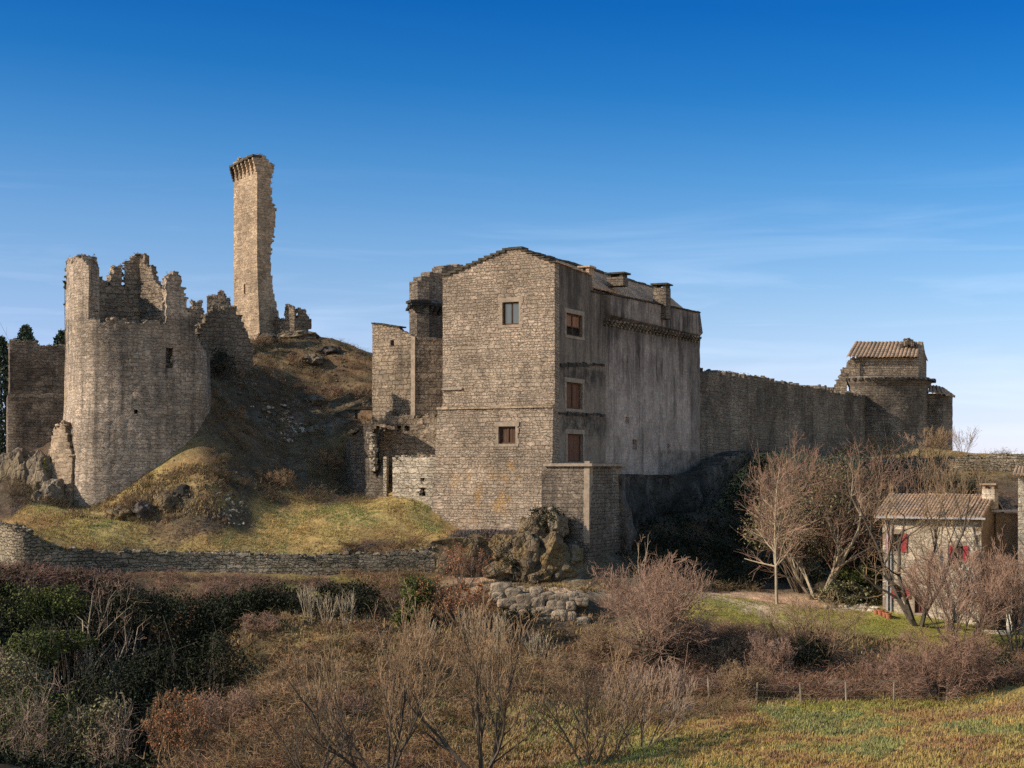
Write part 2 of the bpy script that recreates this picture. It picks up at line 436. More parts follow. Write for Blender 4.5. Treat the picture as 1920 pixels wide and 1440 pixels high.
M['render'] = render_mat('streaked_render', (.41, .335, .295), (.275, .222, .192), (.05, .041, .036), 1.0, .05, (4, 11.5), (8.6, (.29, .235, .19), (.16, .13, .105)),
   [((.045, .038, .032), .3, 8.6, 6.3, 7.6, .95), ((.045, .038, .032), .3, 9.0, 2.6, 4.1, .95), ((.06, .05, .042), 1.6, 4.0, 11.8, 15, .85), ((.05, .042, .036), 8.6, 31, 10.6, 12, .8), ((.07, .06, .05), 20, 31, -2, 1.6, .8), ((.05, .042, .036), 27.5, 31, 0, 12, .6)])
M['dressed'] = plain('dressed_stone', (.26, .202, .15), .3, 2.5, bumpd=.02)
M['dressed_dark'] = plain('weathered_stone', (.25, .2, .155), .35, 3, bumpd=.03)
M['moss'] = plain('dark_moss', (.06, .052, .038), .5, 4, bumpd=.06)
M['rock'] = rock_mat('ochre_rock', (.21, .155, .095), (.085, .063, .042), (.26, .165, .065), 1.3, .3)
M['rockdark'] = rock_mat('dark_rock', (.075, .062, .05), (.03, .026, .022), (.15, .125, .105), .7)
M['rockgrey'] = rock_mat('grey_rock', (.25, .195, .14), (.12, .095, .07), (.17, .13, .07))
M['boulder'] = rock_mat('pale_boulder', (.29, .22, .15), (.17, .13, .092), (.37, .285, .2), 1.6, .05)
M['tile'] = tile_mat('clay_tile', (.40, .27, .175), (.32, .215, .145), (.22, .175, .13))
M['tileold'] = tile_mat('weathered_tile', (.50, .34, .23), (.40, .26, .17), (.25, .19, .135))
M['wood'] = wood('brown_wood', (.105, .06, .04), (.06, .036, .025))
M['redwood'] = wood('reddish_boards', (.17, .085, .055), (.105, .052, .036))
M['redpaint'] = plain('red_paint', (.30, .045, .05), .25, 8)
M['metal'] = plain('zinc', (.33, .33, .34), .15, 8, .5, 0, .5)
M['terracotta'] = plain('terracotta', (.36, .13, .07), .2, 8)
M['white'] = plain('limewash', (.74, .66, .54), .12, 6)
M['black'] = plain('black_rubber', (.02, .02, .022), .2, 8, .6)
M['glass'], _nt, _b = nodes('window_glass')
_b.inputs['Base Color'].default_value = (.03, .04, .05, 1); _b.inputs['Roughness'].default_value = .08; _b.inputs['Specular IOR Level'].default_value = .9
M['void'] = plain('dark_interior', (.025, .022, .02), .2, 3)  # near-black colour stands in for the unlit depth behind openings
M['t_pink'] = twig_mat('pink_twigs', (.285, .178, .125))
M['t_plum'] = twig_mat('plum_twigs', (.235, .14, .098))
M['t_brown'] = twig_mat('brown_twigs', (.255, .168, .098))
M['t_pale'] = twig_mat('pale_twigs', (.30, .21, .15))
M['t_dark'] = twig_mat('dark_branches', (.085, .068, .052))
M['bark'] = twig_mat('bark', (.14, .105, .072))
M['barkpale'] = twig_mat('pale_bark', (.31, .25, .17))
M['bramble'] = leaf_mat('bramble_stems', (.25, .15, .095), (.17, .10, .065), .5, .1)
M['t_coppice'] = twig_mat('pale_coppice', (.36, .285, .195))
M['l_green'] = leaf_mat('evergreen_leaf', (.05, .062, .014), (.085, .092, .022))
M['l_dark'] = leaf_mat('shade_dark_leaf', (.012, .015, .006), (.024, .027, .01))  # near-black: the ravine's shade is put into the leaf colour
M['l_ivy'] = leaf_mat('ivy_leaf', (.10, .115, .03), (.15, .135, .035))
M['l_copper'] = leaf_mat('copper_leaf', (.26, .10, .045), (.36, .16, .07))
M['l_olive'] = leaf_mat('olive_leaf', (.12, .11, .05), (.17, .145, .075))
M['l_conifer'] = leaf_mat('conifer_needles', (.03, .045, .03), (.045, .06, .035))
M['grass'] = leaf_mat('grass_blades', (1, 1, 1), (.86, .86, .8), .4, .15)
M['drygrass'] = leaf_mat('dry_grass_blades', (.31, .215, .105), (.21, .142, .07), .4, .15)
# ------------------------------------------------------------------ terrain
GU = [(30,992,101.5),(75,1010,102),(100,1030,103),(200,1038,104.5),(400,1040,106.5),(600,1043,107.5),(810,1020,108.5),
      (115,950,115),(60,968,109),(200,985,109),(300,1000,109.5),(450,985,111),(600,985,112),(750,975,113),(810,985,113),(650,944,117),(740,934,117),(805,932,117),
      (560,950,115),(480,965,112.5),(430,965,111.2),(395,892,112.5),(340,893,113.5),(250,915,114.5),(180,950,114.5),(390,945,110.8),(300,965,110.5),
      (430,905,115),(470,930,114),(520,905,119),(600,900,121),(640,935,119),
      (330,835,117),(385,775,119),(420,800,121),(450,850,119),(550,850,126),(520,830,127),(600,805,131),(640,795,129),(630,838,126),(680,936,120.5),(660,930,122.5),(652,890,126),(705,932,121),(600,860,125),
      (480,760,131),(430,700,134),(400,720,128),(470,690,135),(560,740,138),(620,740,139),(680,745,136),(690,708,141),(640,668,144),(600,640,147),(580,630,148),
      (530,632,149.5),(490,640,148),(440,650,151),(690,780,130),(760,790,126),(250,750,128),(100,850,128),(60,860,130),(20,870,135),
      (60,900,117),(90,935,114),(20,950,112),(0,985,108),(850,1000,110.5),(950,1000,109.5)]
GW_U = [(-20,165,8),(-10,165,2),(-30,165,8),(-45,160,0),(-10,190,-10),(-60,190,-12),(-80,140,-12),(-60,108,-8)]
GB = [(1000,1000,111.2),(940,995,112),(830,990,114.5)]
GWB = [(5,130,-2),(-2,120,-3.5),(12,130,-3)]
GL = [(-20,1080,99.5),(30,1085,99.5),(100,1080,101.5),(200,1082,103),(400,1082,105),(600,1088,106),(720,1080,106.8),(810,1085,107),(900,1090,107.5),(960,1090,108),(1030,1092,108),
      (200,1095,101.5),(400,1100,103),(600,1102,104),(700,1097,105),(900,1097,105),(1000,1105,104.6),(1080,1106,104.8),(1150,1105,107),(1300,1110,109),(1400,1118,108.5),(1440,1122,108),
      (1110,1040,110.5),(1165,1045,113),(1200,1060,113),(1250,1050,118),(1300,1000,125),(1380,1050,122),(1380,900,142),(1400,850,149),(1600,835,180),(1640,862,150),(1800,857,150),(1920,854,150),(1800,850,165),
      (1640,1000,126),(1500,1000,129),(1500,1100,115),(1640,1110,111),(1640,1140,106.5),(1850,960,125),(1950,960,125),(1960,1190,100),
      (1300,1117,104),(1400,1140,102.5),(1300,1150,101.5),(1500,1150,103),(1660,1160,104),(1600,1185,98),(1750,1200,97),(1850,1195,98.5),(1920,1213,97),(1840,1180,101.5),(1560,1140,107),
      (1350,1172,98.5),(1600,1212,95.5),(1620,1270,91),(1800,1255,92),(1920,1250,92),(1300,1230,94),(1400,1270,90),(1250,1260,91),(1300,1300,86),(1500,1315,84),(1680,1315,82),(1780,1325,80),(1920,1290,80),
      (930,1094,104.5),(1075,1108,104),(940,1150,102.3),(1000,1178,101.3),(1080,1178,101.5),(1130,1172,102),
      (860,1180,99),(960,1250,91),(960,1300,86),(960,1440,72),(760,1200,96),(700,1280,86),(700,1440,70),(600,1160,99),(560,1250,90),(450,1200,95),(480,1330,80),(400,1440,69),(720,1130,102.5),
      (200,1112,100),(50,1112,98),(400,1118,101.5),(200,1330,97),(200,1450,92),(120,1420,90),(350,1390,93),(200,1520,77),(0,1440,70),(0,1270,90),(310,1480,74),
      (1100,1440,68),(1300,1440,64),(1500,1440,61),(1700,1440,58),(1900,1440,56),(1900,1360,66),(1700,1370,70),(1400,1360,76),(1150,1350,80),(1250,1400,72)]
GWL = [(0,45,-14.5),(-25,45,-15.5),(25,45,-11.5),(60,80,-9),(60,110,-8),(-60,85,-12),(-60,70,-15),(32,108,-10.1),(36,116,-9.2),(70,150,0),(60,180,0),(50,210,-6),(20,170,-2),(45,190,2.6)]

def _pts(px, w):
    return np.array([P(*p) for p in px] + [tuple(p) for p in w])

def tps_fit(p, lam=.02):
    s = 50.0
    A = p[:, :2] / s
    d = np.linalg.norm(A[:, None] - A[None], axis=2)
    K = np.where(d > 0, d ** 2 * np.log(d + 1e-12), 0) + lam * np.eye(len(p)) * .02
    Q = np.hstack([np.ones((len(p), 1)), A])
    n = len(p)
    L = np.zeros((n + 3, n + 3)); L[:n, :n] = K; L[:n, n:] = Q; L[n:, :n] = Q.T
    sol = np.linalg.solve(L, np.concatenate([p[:, 2], np.zeros(3)]))
    def ev(x, y):
        x = np.asarray(x, float) / s; y = np.asarray(y, float) / s
        o = np.zeros(len(x))
        for i in range(0, len(x), 20000):
            a = np.stack([x[i:i+20000], y[i:i+20000]], 1)
            d2 = ((a[:, None] - A[None]) ** 2).sum(2)
            k = np.where(d2 > 0, .5 * d2 * np.log(d2 + 1e-20), 0)
            o[i:i+20000] = k @ sol[:n] + sol[n] + a @ sol[n + 1:]
        return o
    return ev

upper = tps_fit(_pts(GU + GB, GW_U + GWB))
lower = tps_fit(_pts(GL + GB, GWL + GWB))

# the line of the terrace wall, then of the cut bank and the outcrop, going left to right
WALLPX = [(-40,108),(-20,105.6),(3,103),(24,101.2),(55,101),(100,102.3),(200,104),(400,106),(600,107),(740,107.7),(815,108)]
STEP = [XY(*p) for p in WALLPX] + [XY(880,108.6), XY(960,109.2), XY(1010,110.4), XY(1030,112.5), (4.2,116), (7,124), (16,142), (30,170), (45,210), (60,260)]
STEP = [(-60, 122), (-46, 116)] + STEP
def step_side(x, y):
    """signed distance to the step line: > 0 on the castle side"""
    x = np.asarray(x, float); y = np.asarray(y, float)
    best = np.full(len(x), 1e9); sg = np.zeros(len(x))
    for (ax, ay), (bx, by) in zip(STEP[:-1], STEP[1:]):
        dx, dy = bx - ax, by - ay; l2 = dx * dx + dy * dy
        t = np.clip(((x - ax) * dx + (y - ay) * dy) / l2, 0, 1)
        qx, qy = ax + t * dx, ay + t * dy
        d = np.hypot(x - qx, y - qy)
        s = np.sign(dx * (y - ay) - dy * (x - ax))
        m = d < best - 1e-9
        best[m] = d[m]; sg[m] = s[m]
    return best * sg

def _vn(x, y):
    xi = np.floor(x).astype(np.int64); yi = np.floor(y).astype(np.int64)
    fx = x - xi; fy = y - yi; fx = fx * fx * (3 - 2 * fx); fy = fy * fy * (3 - 2 * fy)
    def h(a, b):
        n = (a * 374761393 + b * 668265263) & 0x7fffffff
        n = ((n ^ (n >> 13)) * 1274126177) & 0x7fffffff
        return ((n ^ (n >> 16)) & 0xffff) / 65535.0
    return (h(xi, yi) * (1 - fx) + h(xi + 1, yi) * fx) * (1 - fy) + (h(xi, yi + 1) * (1 - fx) + h(xi + 1, yi + 1) * fx) * fy
def fbm(x, y, o=4):
    v = 0; a = .5; t = 0
    for k in range(o):
        v = v + a * _vn(x * 2 ** k + 17 * k, y * 2 ** k + 31 * k); t += a; a *= .55
    return v / t
def ground_z(x, y, detail=True):
    x = np.atleast_1d(np.asarray(x, float)); y = np.atleast_1d(np.asarray(y, float))
    xc = np.clip(x, -70, 75); yc = np.clip(y, 45, 215)
    s = step_side(x, y)
    w = np.clip((s - .3) / .5, 0, 1); w = w * w * (3 - 2 * w)
    z = upper(xc, yc) * w + lower(xc, yc) * (1 - w)
    out = np.hypot(x - xc, np.where(y > yc, y - yc, 0))
    k = np.exp(-out / 40.0)
    far = -14 + 62 * np.exp(-(((x + 112) / 26) ** 2 + ((y - 240) / 32) ** 2)) + 3 * np.sin(x * .011 + 1) * np.cos(y * .009)
    z = z * k + far * (1 - k)
    near = np.clip((46 - y) / 46, 0, 1)
    zn = -1.75 - .3 * np.clip(y, 0, 46) + np.where(y < 0, -y * .02, 0)
    nb = np.clip((50 - y) / 10, 0, 1); nb = nb * nb * (3 - 2 * nb)
    z = z * (1 - nb) + np.minimum(zn, 5) * nb
    if detail:
        hill = np.clip((y - 117) / 6, 0, 1) * np.clip((4 - x) / 4, 0, 1) * np.clip(s / 2, 0, 1)
        z = z + hill * (.8 * (fbm(x * .38, y * .38, 5) - .5) + 1.5 * (.14 - np.abs(fbm(x * .55 + 9, y * .8, 5) - .5))) + .22 * (fbm(x * .8 + 4, y * .8, 4) - .5) * np.clip((y - 40) / 20, 0, 1) * np.clip(np.abs(s) / 1.5, 0, 1)
        z = z + .45 * (fbm(x * .7 + 3, y * .55 + 8, 4) - .5) * np.clip((86 - y) / 4, 0, 1) * np.clip((y - 45) / 8, 0, 1)
        z = z + .05 * np.sin(x * 1.7 + 2.1 * np.sin(y * .9)) * np.sin(y * 1.9 + 1.3 * np.sin(x * 1.1)) * np.clip((y - 40) / 20, 0, 1)
    return z

def gz(x, y):
    return float(ground_z([x], [y])[0])

# colour of the ground by place (grass, dead grass, earth, gravel; the ravine carries painted shade)
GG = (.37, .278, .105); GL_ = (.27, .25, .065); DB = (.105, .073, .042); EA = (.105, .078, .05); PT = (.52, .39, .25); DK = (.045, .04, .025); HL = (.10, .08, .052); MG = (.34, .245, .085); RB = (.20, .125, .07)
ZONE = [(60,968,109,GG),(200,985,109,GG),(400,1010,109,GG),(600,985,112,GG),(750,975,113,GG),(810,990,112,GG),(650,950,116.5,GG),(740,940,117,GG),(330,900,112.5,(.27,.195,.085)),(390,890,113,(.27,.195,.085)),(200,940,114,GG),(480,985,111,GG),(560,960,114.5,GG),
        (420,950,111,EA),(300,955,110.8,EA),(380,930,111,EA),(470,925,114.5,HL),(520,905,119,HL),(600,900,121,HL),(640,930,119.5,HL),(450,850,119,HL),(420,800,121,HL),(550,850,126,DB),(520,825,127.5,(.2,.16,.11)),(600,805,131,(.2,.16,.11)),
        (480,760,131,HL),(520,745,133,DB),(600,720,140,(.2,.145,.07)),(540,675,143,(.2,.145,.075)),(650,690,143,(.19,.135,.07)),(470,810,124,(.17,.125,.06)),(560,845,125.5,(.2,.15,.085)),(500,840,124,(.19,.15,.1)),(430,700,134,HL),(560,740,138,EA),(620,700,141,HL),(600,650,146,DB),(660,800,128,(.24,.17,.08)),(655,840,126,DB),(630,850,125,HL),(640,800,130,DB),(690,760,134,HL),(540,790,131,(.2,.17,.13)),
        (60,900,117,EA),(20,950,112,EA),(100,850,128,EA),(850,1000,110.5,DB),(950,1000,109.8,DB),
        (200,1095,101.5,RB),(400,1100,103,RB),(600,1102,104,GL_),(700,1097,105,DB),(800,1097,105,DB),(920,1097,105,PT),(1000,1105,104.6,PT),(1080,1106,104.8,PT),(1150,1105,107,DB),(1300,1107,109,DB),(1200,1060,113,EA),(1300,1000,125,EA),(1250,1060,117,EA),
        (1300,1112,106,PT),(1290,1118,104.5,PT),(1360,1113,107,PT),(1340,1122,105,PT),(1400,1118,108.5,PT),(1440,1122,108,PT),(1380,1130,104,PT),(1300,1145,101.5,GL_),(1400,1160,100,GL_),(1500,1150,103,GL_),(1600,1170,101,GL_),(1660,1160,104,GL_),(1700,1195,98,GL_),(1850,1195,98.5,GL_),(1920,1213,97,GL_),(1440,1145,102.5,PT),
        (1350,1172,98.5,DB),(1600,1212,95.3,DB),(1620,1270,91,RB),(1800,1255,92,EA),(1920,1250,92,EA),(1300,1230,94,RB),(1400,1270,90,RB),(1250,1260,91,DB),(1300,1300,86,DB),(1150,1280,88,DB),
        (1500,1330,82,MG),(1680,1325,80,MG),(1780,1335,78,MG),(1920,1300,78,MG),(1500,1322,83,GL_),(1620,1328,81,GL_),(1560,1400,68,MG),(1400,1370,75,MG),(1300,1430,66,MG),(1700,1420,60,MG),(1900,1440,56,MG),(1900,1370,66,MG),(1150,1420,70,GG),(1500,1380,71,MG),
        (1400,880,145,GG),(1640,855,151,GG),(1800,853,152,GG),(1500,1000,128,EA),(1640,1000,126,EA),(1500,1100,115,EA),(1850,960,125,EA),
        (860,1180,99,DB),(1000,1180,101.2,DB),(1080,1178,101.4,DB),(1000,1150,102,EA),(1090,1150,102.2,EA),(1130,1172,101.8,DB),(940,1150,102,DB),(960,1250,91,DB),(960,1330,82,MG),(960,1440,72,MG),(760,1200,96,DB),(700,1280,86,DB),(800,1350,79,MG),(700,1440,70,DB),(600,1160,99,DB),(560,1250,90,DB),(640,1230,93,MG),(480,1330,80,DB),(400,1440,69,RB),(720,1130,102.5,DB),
        (200,1230,97,DK),(200,1320,92,DK),(100,1310,90,DK),(350,1270,93,DK),(200,1440,75,DK),(0,1440,70,DK),(0,1270,90,DK),(300,1440,72,DK),(60,1130,98,DK),(200,1130,99,DK),(400,1150,99,DK)]  # ravine ground darkened, its shade painted into the colour
_zp = np.array([[P(*z[:3])[0], z[2]] for z in ZONE]); _zc = np.array([z[3] for z in ZONE])
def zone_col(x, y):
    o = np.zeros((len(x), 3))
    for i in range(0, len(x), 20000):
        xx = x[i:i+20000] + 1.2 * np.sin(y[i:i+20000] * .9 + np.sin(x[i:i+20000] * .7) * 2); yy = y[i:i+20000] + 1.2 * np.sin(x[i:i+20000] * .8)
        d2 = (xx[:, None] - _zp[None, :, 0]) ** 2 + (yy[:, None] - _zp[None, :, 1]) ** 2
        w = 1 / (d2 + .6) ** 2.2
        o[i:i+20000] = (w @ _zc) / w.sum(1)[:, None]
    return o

def _axis(core0, core1, stp, lo, hi):
    a = list(np.arange(core0, core1, stp))
    d = stp; v = core1
    while v < hi: a.append(v); d *= 1.22; v += d
    a.append(hi)
    d = stp; v = core0 - stp; b = []
    while v > lo: b.append(v); d *= 1.22; v -= d
    b.append(lo)
    return np.array(b[::-1] + a)

gx = _axis(-50, 50, .42, -2500, 2500); gy = _axis(52, 156, .42, -200, 4500)
GXX, GYY = np.meshgrid(gx, gy)
zz = ground_z(GXX.ravel(), GYY.ravel())
gV = np.stack([GXX.ravel(), GYY.ravel(), zz], 1)
nx, ny = len(gx), len(gy)
ii = np.arange(nx * ny).reshape(ny, nx)
gF = np.stack([ii[:-1, :-1], ii[:-1, 1:], ii[1:, 1:], ii[1:, :-1]], -1).reshape(-1, 4)
mg, nt, b = nodes('ground')
ob = N(nt, 'TexCoord').outputs['Object']
at = N(nt, 'Attribute'); at.attribute_name = 'Col'
n1 = noise(nt, ob, .8, 8, .7, .4); n2 = noise(nt, ob, 4, 6, .7); n3 = noise(nt, ob, .18, 4, .6)
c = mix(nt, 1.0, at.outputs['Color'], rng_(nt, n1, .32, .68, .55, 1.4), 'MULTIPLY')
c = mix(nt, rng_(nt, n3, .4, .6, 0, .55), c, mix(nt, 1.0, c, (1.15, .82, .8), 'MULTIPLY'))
c = mix(nt, 1.0, c, rng_(nt, n2, .3, .7, .6, 1.35), 'MULTIPLY')
nt.links.new(c, b.inputs['Base Color'])
bump(nt, b, math_(nt, 'ADD', n1, math_(nt, 'MULTIPLY', n2, .6)), 1.0, .22)
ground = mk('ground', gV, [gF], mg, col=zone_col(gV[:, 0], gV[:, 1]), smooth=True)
ground['kind'] = 'structure'

# ------------------------------------------------------------------ walls made of cells
def catmull(pts, n=5):
    o = []
    for i in range(len(pts) - 1):
        p0 = np.array(pts[max(i - 1, 0)]); p1 = np.array(pts[i]); p2 = np.array(pts[i + 1]); p3 = np.array(pts[min(i + 2, len(pts) - 1)])
        for k in range(n):
            t = k / n
            o.append(tuple(.5 * ((2 * p1) + (p2 - p0) * t + (2 * p0 - 5 * p1 + 4 * p2 - p3) * t * t + (3 * p1 - p0 - 3 * p2 + p3) * t ** 3)))
    o.append(tuple(pts[-1]))
    return o

class Path:
    def __init__(s, pts, closed=False):
        s.p = [np.array(p, float) for p in pts]; s.closed = closed
        q = s.p + ([s.p[0]] if closed else [])
        s.seg = list(zip(q[:-1], q[1:]))
        s.l = [float(np.linalg.norm(b - a)) for a, b in s.seg]
        s.c = np.concatenate([[0], np.cumsum(s.l)])
        s.L = float(s.c[-1])
    def at(s, px, py=None, back=False):
        """(u, z) where the sight line through a photograph pixel meets the wall"""
        k = (px - 960.0) / F
        best = None
        for i, (a, b) in enumerate(s.seg):
            d = b - a
            den = d[0] - k * d[1]
            if abs(den) < 1e-9: continue
            t = (k * a[1] - a[0]) / den
            lo = -1e9 if (i == 0 and not s.closed) else -1e-6
            hi = 1e9 if (i == len(s.seg) - 1 and not s.closed) else 1 + 1e-6
            if t < lo or t > hi: continue
            Y = a[1] + t * d[1]
            inside = -1e-6 <= t <= 1 + 1e-6
            key = (0 if inside else 1, -Y if back else Y)
            if best is None or key < best[0]: best = (key, s.c[i] + t * s.l[i], Y)
        if best is None:   # the sight line just misses the wall: take the nearest corner
            q = min(range(len(s.p)), key=lambda i: abs(s.p[i][0] / s.p[i][1] - k))
            best = (0, s.c[q], s.p[q][1])
        u, Y = best[1], best[2]
        return (u, (HOR - py) / F * Y) if py is not None else u
    def pos(s, u):
        if s.closed: u = u % s.L
        i = int(np.clip(np.searchsorted(s.c, u, side='right') - 1, 0, len(s.seg) - 1))
        a, b = s.seg[i]
        t = (u - s.c[i]) / s.l[i]
        return a + t * (b - a)
    def nrm(s, u):
        if s.closed: u = u % s.L
        i = int(np.clip(np.searchsorted(s.c, u, side='right') - 1, 0, len(s.seg) - 1))
        d = s.seg[i][1] - s.seg[i][0]; d = d / np.linalg.norm(d)
        n = np.array([d[1], -d[0]])
        if abs(u - s.c[i]) < 1e-4 and (i > 0 or s.closed):
            e = s.seg[i - 1][1] - s.seg[i - 1][0]; e = e / np.linalg.norm(e)
            m = n + np.array([e[1], -e[0]]); m /= np.linalg.norm(m)
            return m / max(.35, float(m @ n))
        return n

def prof(path, pts, back=False):
    """profile given as photograph pixels -> sorted (u, z) function"""
    q = sorted([path.at(px, py, back) for px, py in pts])
    u = np.array([a for a, _ in q]); z = np.array([b for _, b in q])
    return lambda x: float(np.interp(x, u, z))

LOOSE = []
def cellwall(name, path, zb, top, mat, parent=None, cu=.32, cz=.26, th=.9, jit=.03, clamp=False, holes=(), rag=0.0, keep=None,
             offs=None, offv=None, seed=0, back_u=0.0, loc=None):
    rng = np.random.RandomState(seed + 17)
    def axis(lo, hi, step, cuts, must):
        a = []
        must = sorted(set([lo, hi] + must))
        for m0, m1 in zip(must[:-1], must[1:]):
            n = max(1, int(math.ceil((m1 - m0) / step - 1e-6)))
            a += list(np.linspace(m0, m1, n, endpoint=False))
        a.append(hi)
        cuts = [c for c in cuts if lo < c < hi]
        a = [v for v in a if v in must or all(abs(v - c) > step * .45 for c in cuts)]
        return np.array(sorted(set([round(v, 5) for v in a + cuts])))
    U = axis(0, path.L, cu, [h[0] for h in holes] + [h[1] for h in holes], [round(float(c), 5) for c in path.c[1:-1]])
    tops = np.array([top(u) for u in np.linspace(0, path.L, 400)])
    ztop = float(tops.max()) + rag + .01
    if not clamp: ztop += cz
    Z = axis(zb, ztop, cz, [h[2] for h in holes] + [h[3] for h in holes], [])
    nu, nz = len(U), len(Z)
    # ragged top: stones missing here and there
    ragn = np.zeros(nu)
    if rag:
        v = 0
        for i in range(nu):
            if rng.rand() < .45: v = rng.uniform(-rag, rag * .4)
            ragn[i] = v
    uc = (U[:-1] + U[1:]) / 2
    pres = np.zeros((nu - 1, nz - 1), bool)
    for i in range(nu - 1):
        t = top(uc[i]) + ragn[i]
        for j in range(nz - 1):
            zc_ = (Z[j] + Z[j + 1]) / 2
            if clamp:
                if Z[j] > max(top(U[i]), top(U[i + 1])) - 1e-4: continue
            elif zc_ > t: continue
            if any(h[0] < uc[i] < h[1] and h[2] < zc_ < h[3] for h in holes): continue
            if keep and not keep(uc[i], zc_): continue
            pres[i, j] = True
    cl = path.closed
    nvu = nu - 1 if cl else nu
    V = np.zeros((2, nvu, nz, 3)); UV = np.zeros((2, nvu, nz, 2))
    nz_hole = lambda u, z: any(h[0] - .02 <= u <= h[1] + .02 and h[2] - .02 <= z <= h[3] + .02 for h in holes)
    for i in range(nvu):
        p = path.pos(U[i] + (1e-7 if i < nvu - 1 else -1e-7)) if not cl else path.pos(U[i])
        n = path.nrm(U[i])
        tu = top(U[i])
        for j in range(nz):
            z = Z[j]
            jo = 0 if nz_hole(U[i], z) else jit
            o = (offs(U[i], z) if offs else 0) + rng.uniform(-jo, jo)
            jp = (jo * 1.6 if clamp else (cz * .3 if jo else 0))
            dz = rng.uniform(-jp, jp); du = rng.uniform(-jp, jp)
            if clamp: z = min(z, tu + dz * .5); dz = 0 if clamp else dz
            ev = np.array(offv(U[i], z)) if offv else 0.0
            tn = np.array([-n[1], n[0]]) / np.linalg.norm(n)
            if 0 < i < nvu - 1 or cl: pass
            if any(abs(U[i] - c_) < 1e-4 for c_ in path.c): du = 0
            q = p + n * o + ev + tn * du
            V[0, i, j] = (q[0], q[1], z + dz)
            r = p - n * th + tn * du
            V[1, i, j] = (r[0], r[1], z + dz)
            UV[0, i, j] = (U[i], z); UV[1, i, j] = (U[i] + th, z + .11)
    # inner face: mitred at the corners so that thick walls never poke through a sharp corner
    cs = list(path.c) if not cl else list(path.c[:-1])
    inn = {}
    for k_, c_ in enumerate(cs):
        uu = float(c_) if (k_ < len(path.c) - 1) else float(c_) - 1e-6
        inn[k_] = path.p[k_] - (path.nrm(float(c_)) if (cl or 0 < k_ < len(cs) - 1) else path.nrm(min(uu, path.L - 1e-3) if k_ else 1e-3)) * th
    for i in range(nvu):
        sg = int(np.clip(np.searchsorted(path.c, U[i] + 1e-4, side='right') - 1, 0, len(path.seg) - 1))
        f_ = float(np.clip((U[i] - path.c[sg]) / path.l[sg], 0, 1))
        a_, b_ = inn[sg], inn[(sg + 1) % len(cs)]
        q_ = a_ + (b_ - a_) * f_
        V[1, i, :, 0] = q_[0]; V[1, i, :, 1] = q_[1]
    idx = np.arange(2 * nvu * nz).reshape(2, nvu, nz)
    I = lambda s, i, j: idx[s, i % nvu, j]
    Q = []
    for i in range(nu - 1):
        for j in range(nz - 1):
            if not pres[i, j]: continue
            Q.append((I(0, i, j), I(0, i + 1, j), I(0, i + 1, j + 1), I(0, i, j + 1)))
            Q.append((I(1, i + 1, j), I(1, i, j), I(1, i, j + 1), I(1, i + 1, j + 1)))
            if j == nz - 2 or not pres[i, j + 1]: Q.append((I(0, i, j + 1), I(0, i + 1, j + 1), I(1, i + 1, j + 1), I(1, i, j + 1)))
            if j > 0 and not pres[i, j - 1]: Q.append((I(0, i + 1, j), I(0, i, j), I(1, i, j), I(1, i + 1, j)))
            li = i - 1 if i > 0 else (nu - 2 if cl else None)
            ri = i + 1 if i < nu - 2 else (0 if cl else None)
            if li is None or not pres[li, j]: Q.append((I(0, i, j), I(0, i, j + 1), I(1, i, j + 1), I(1, i, j)))
            if ri is None or not pres[ri, j]: Q.append((I(0, i + 1, j + 1), I(0, i + 1, j), I(1, i + 1, j), I(1, i + 1, j + 1)))
    Q = np.array(Q)
    used = np.unique(Q); rm = np.zeros(2 * nvu * nz, int); rm[used] = np.arange(len(used))
    if rag or keep:
        pts = []
        for i in range(nu - 1):
            js = np.nonzero(pres[i])[0]
            if not len(js): continue
            i2 = (i + 1) % nvu if cl else i + 1
            j = int(js[-1]) + 1
            for _ in range(2):
                a_, b_ = rng.rand(), rng.rand()
                if rng.rand() < .75:
                    q_ = (V[0, i, j] * (1 - a_) + V[0, i2, j] * a_) * (1 - b_) + (V[1, i, j] * (1 - a_) + V[1, i2, j] * a_) * b_
                    pts.append(q_)
            for jj in range(j):     # broken upright edges
                for ii, e_ in ((i - 1, i), (i + 1, i2)):
                    if 0 <= ii < nu - 1 and pres[i, jj] and not pres[ii, jj] and rng.rand() < .6 and Z[jj] > float(tops.min()) - 9:
                        b_ = rng.rand() * .9
                        pts.append(V[0, e_, jj] * (1 - b_) + V[1, e_, jj] * b_)
        LOOSE.append((name, mat, parent, np.array(pts), seed))
    o = mk(name, V.reshape(-1, 3)[used], [rm[Q]], mat, parent, uv=UV.reshape(-1, 2)[used], loc=loc, smooth=True, sharp=40)
    if rag or keep: LOOSE[-1] = LOOSE[-1][:2] + (parent if parent is not None else o,) + LOOSE[-1][3:]
    return o

def rot2(v, a):
    c_, s_ = math.cos(a), math.sin(a)
    return np.array([v[0] * c_ - v[1] * s_, v[0] * s_ + v[1] * c_])

def wall_box(mb, path, u, z, hu, hz, out, depth, rng=None, j=0.0):
    """box on a wall's outer face: centre (u,z), half sizes, stands `out` proud, `depth` deep in all"""
    n = path.nrm(u + 1e-4); n = n / np.linalg.norm(n)
    p = path.pos(u) + n * (out - depth / 2)
    mb.box((p[0], p[1], z), (-n[1], n[0]), hu, depth / 2, hz, rng, j)

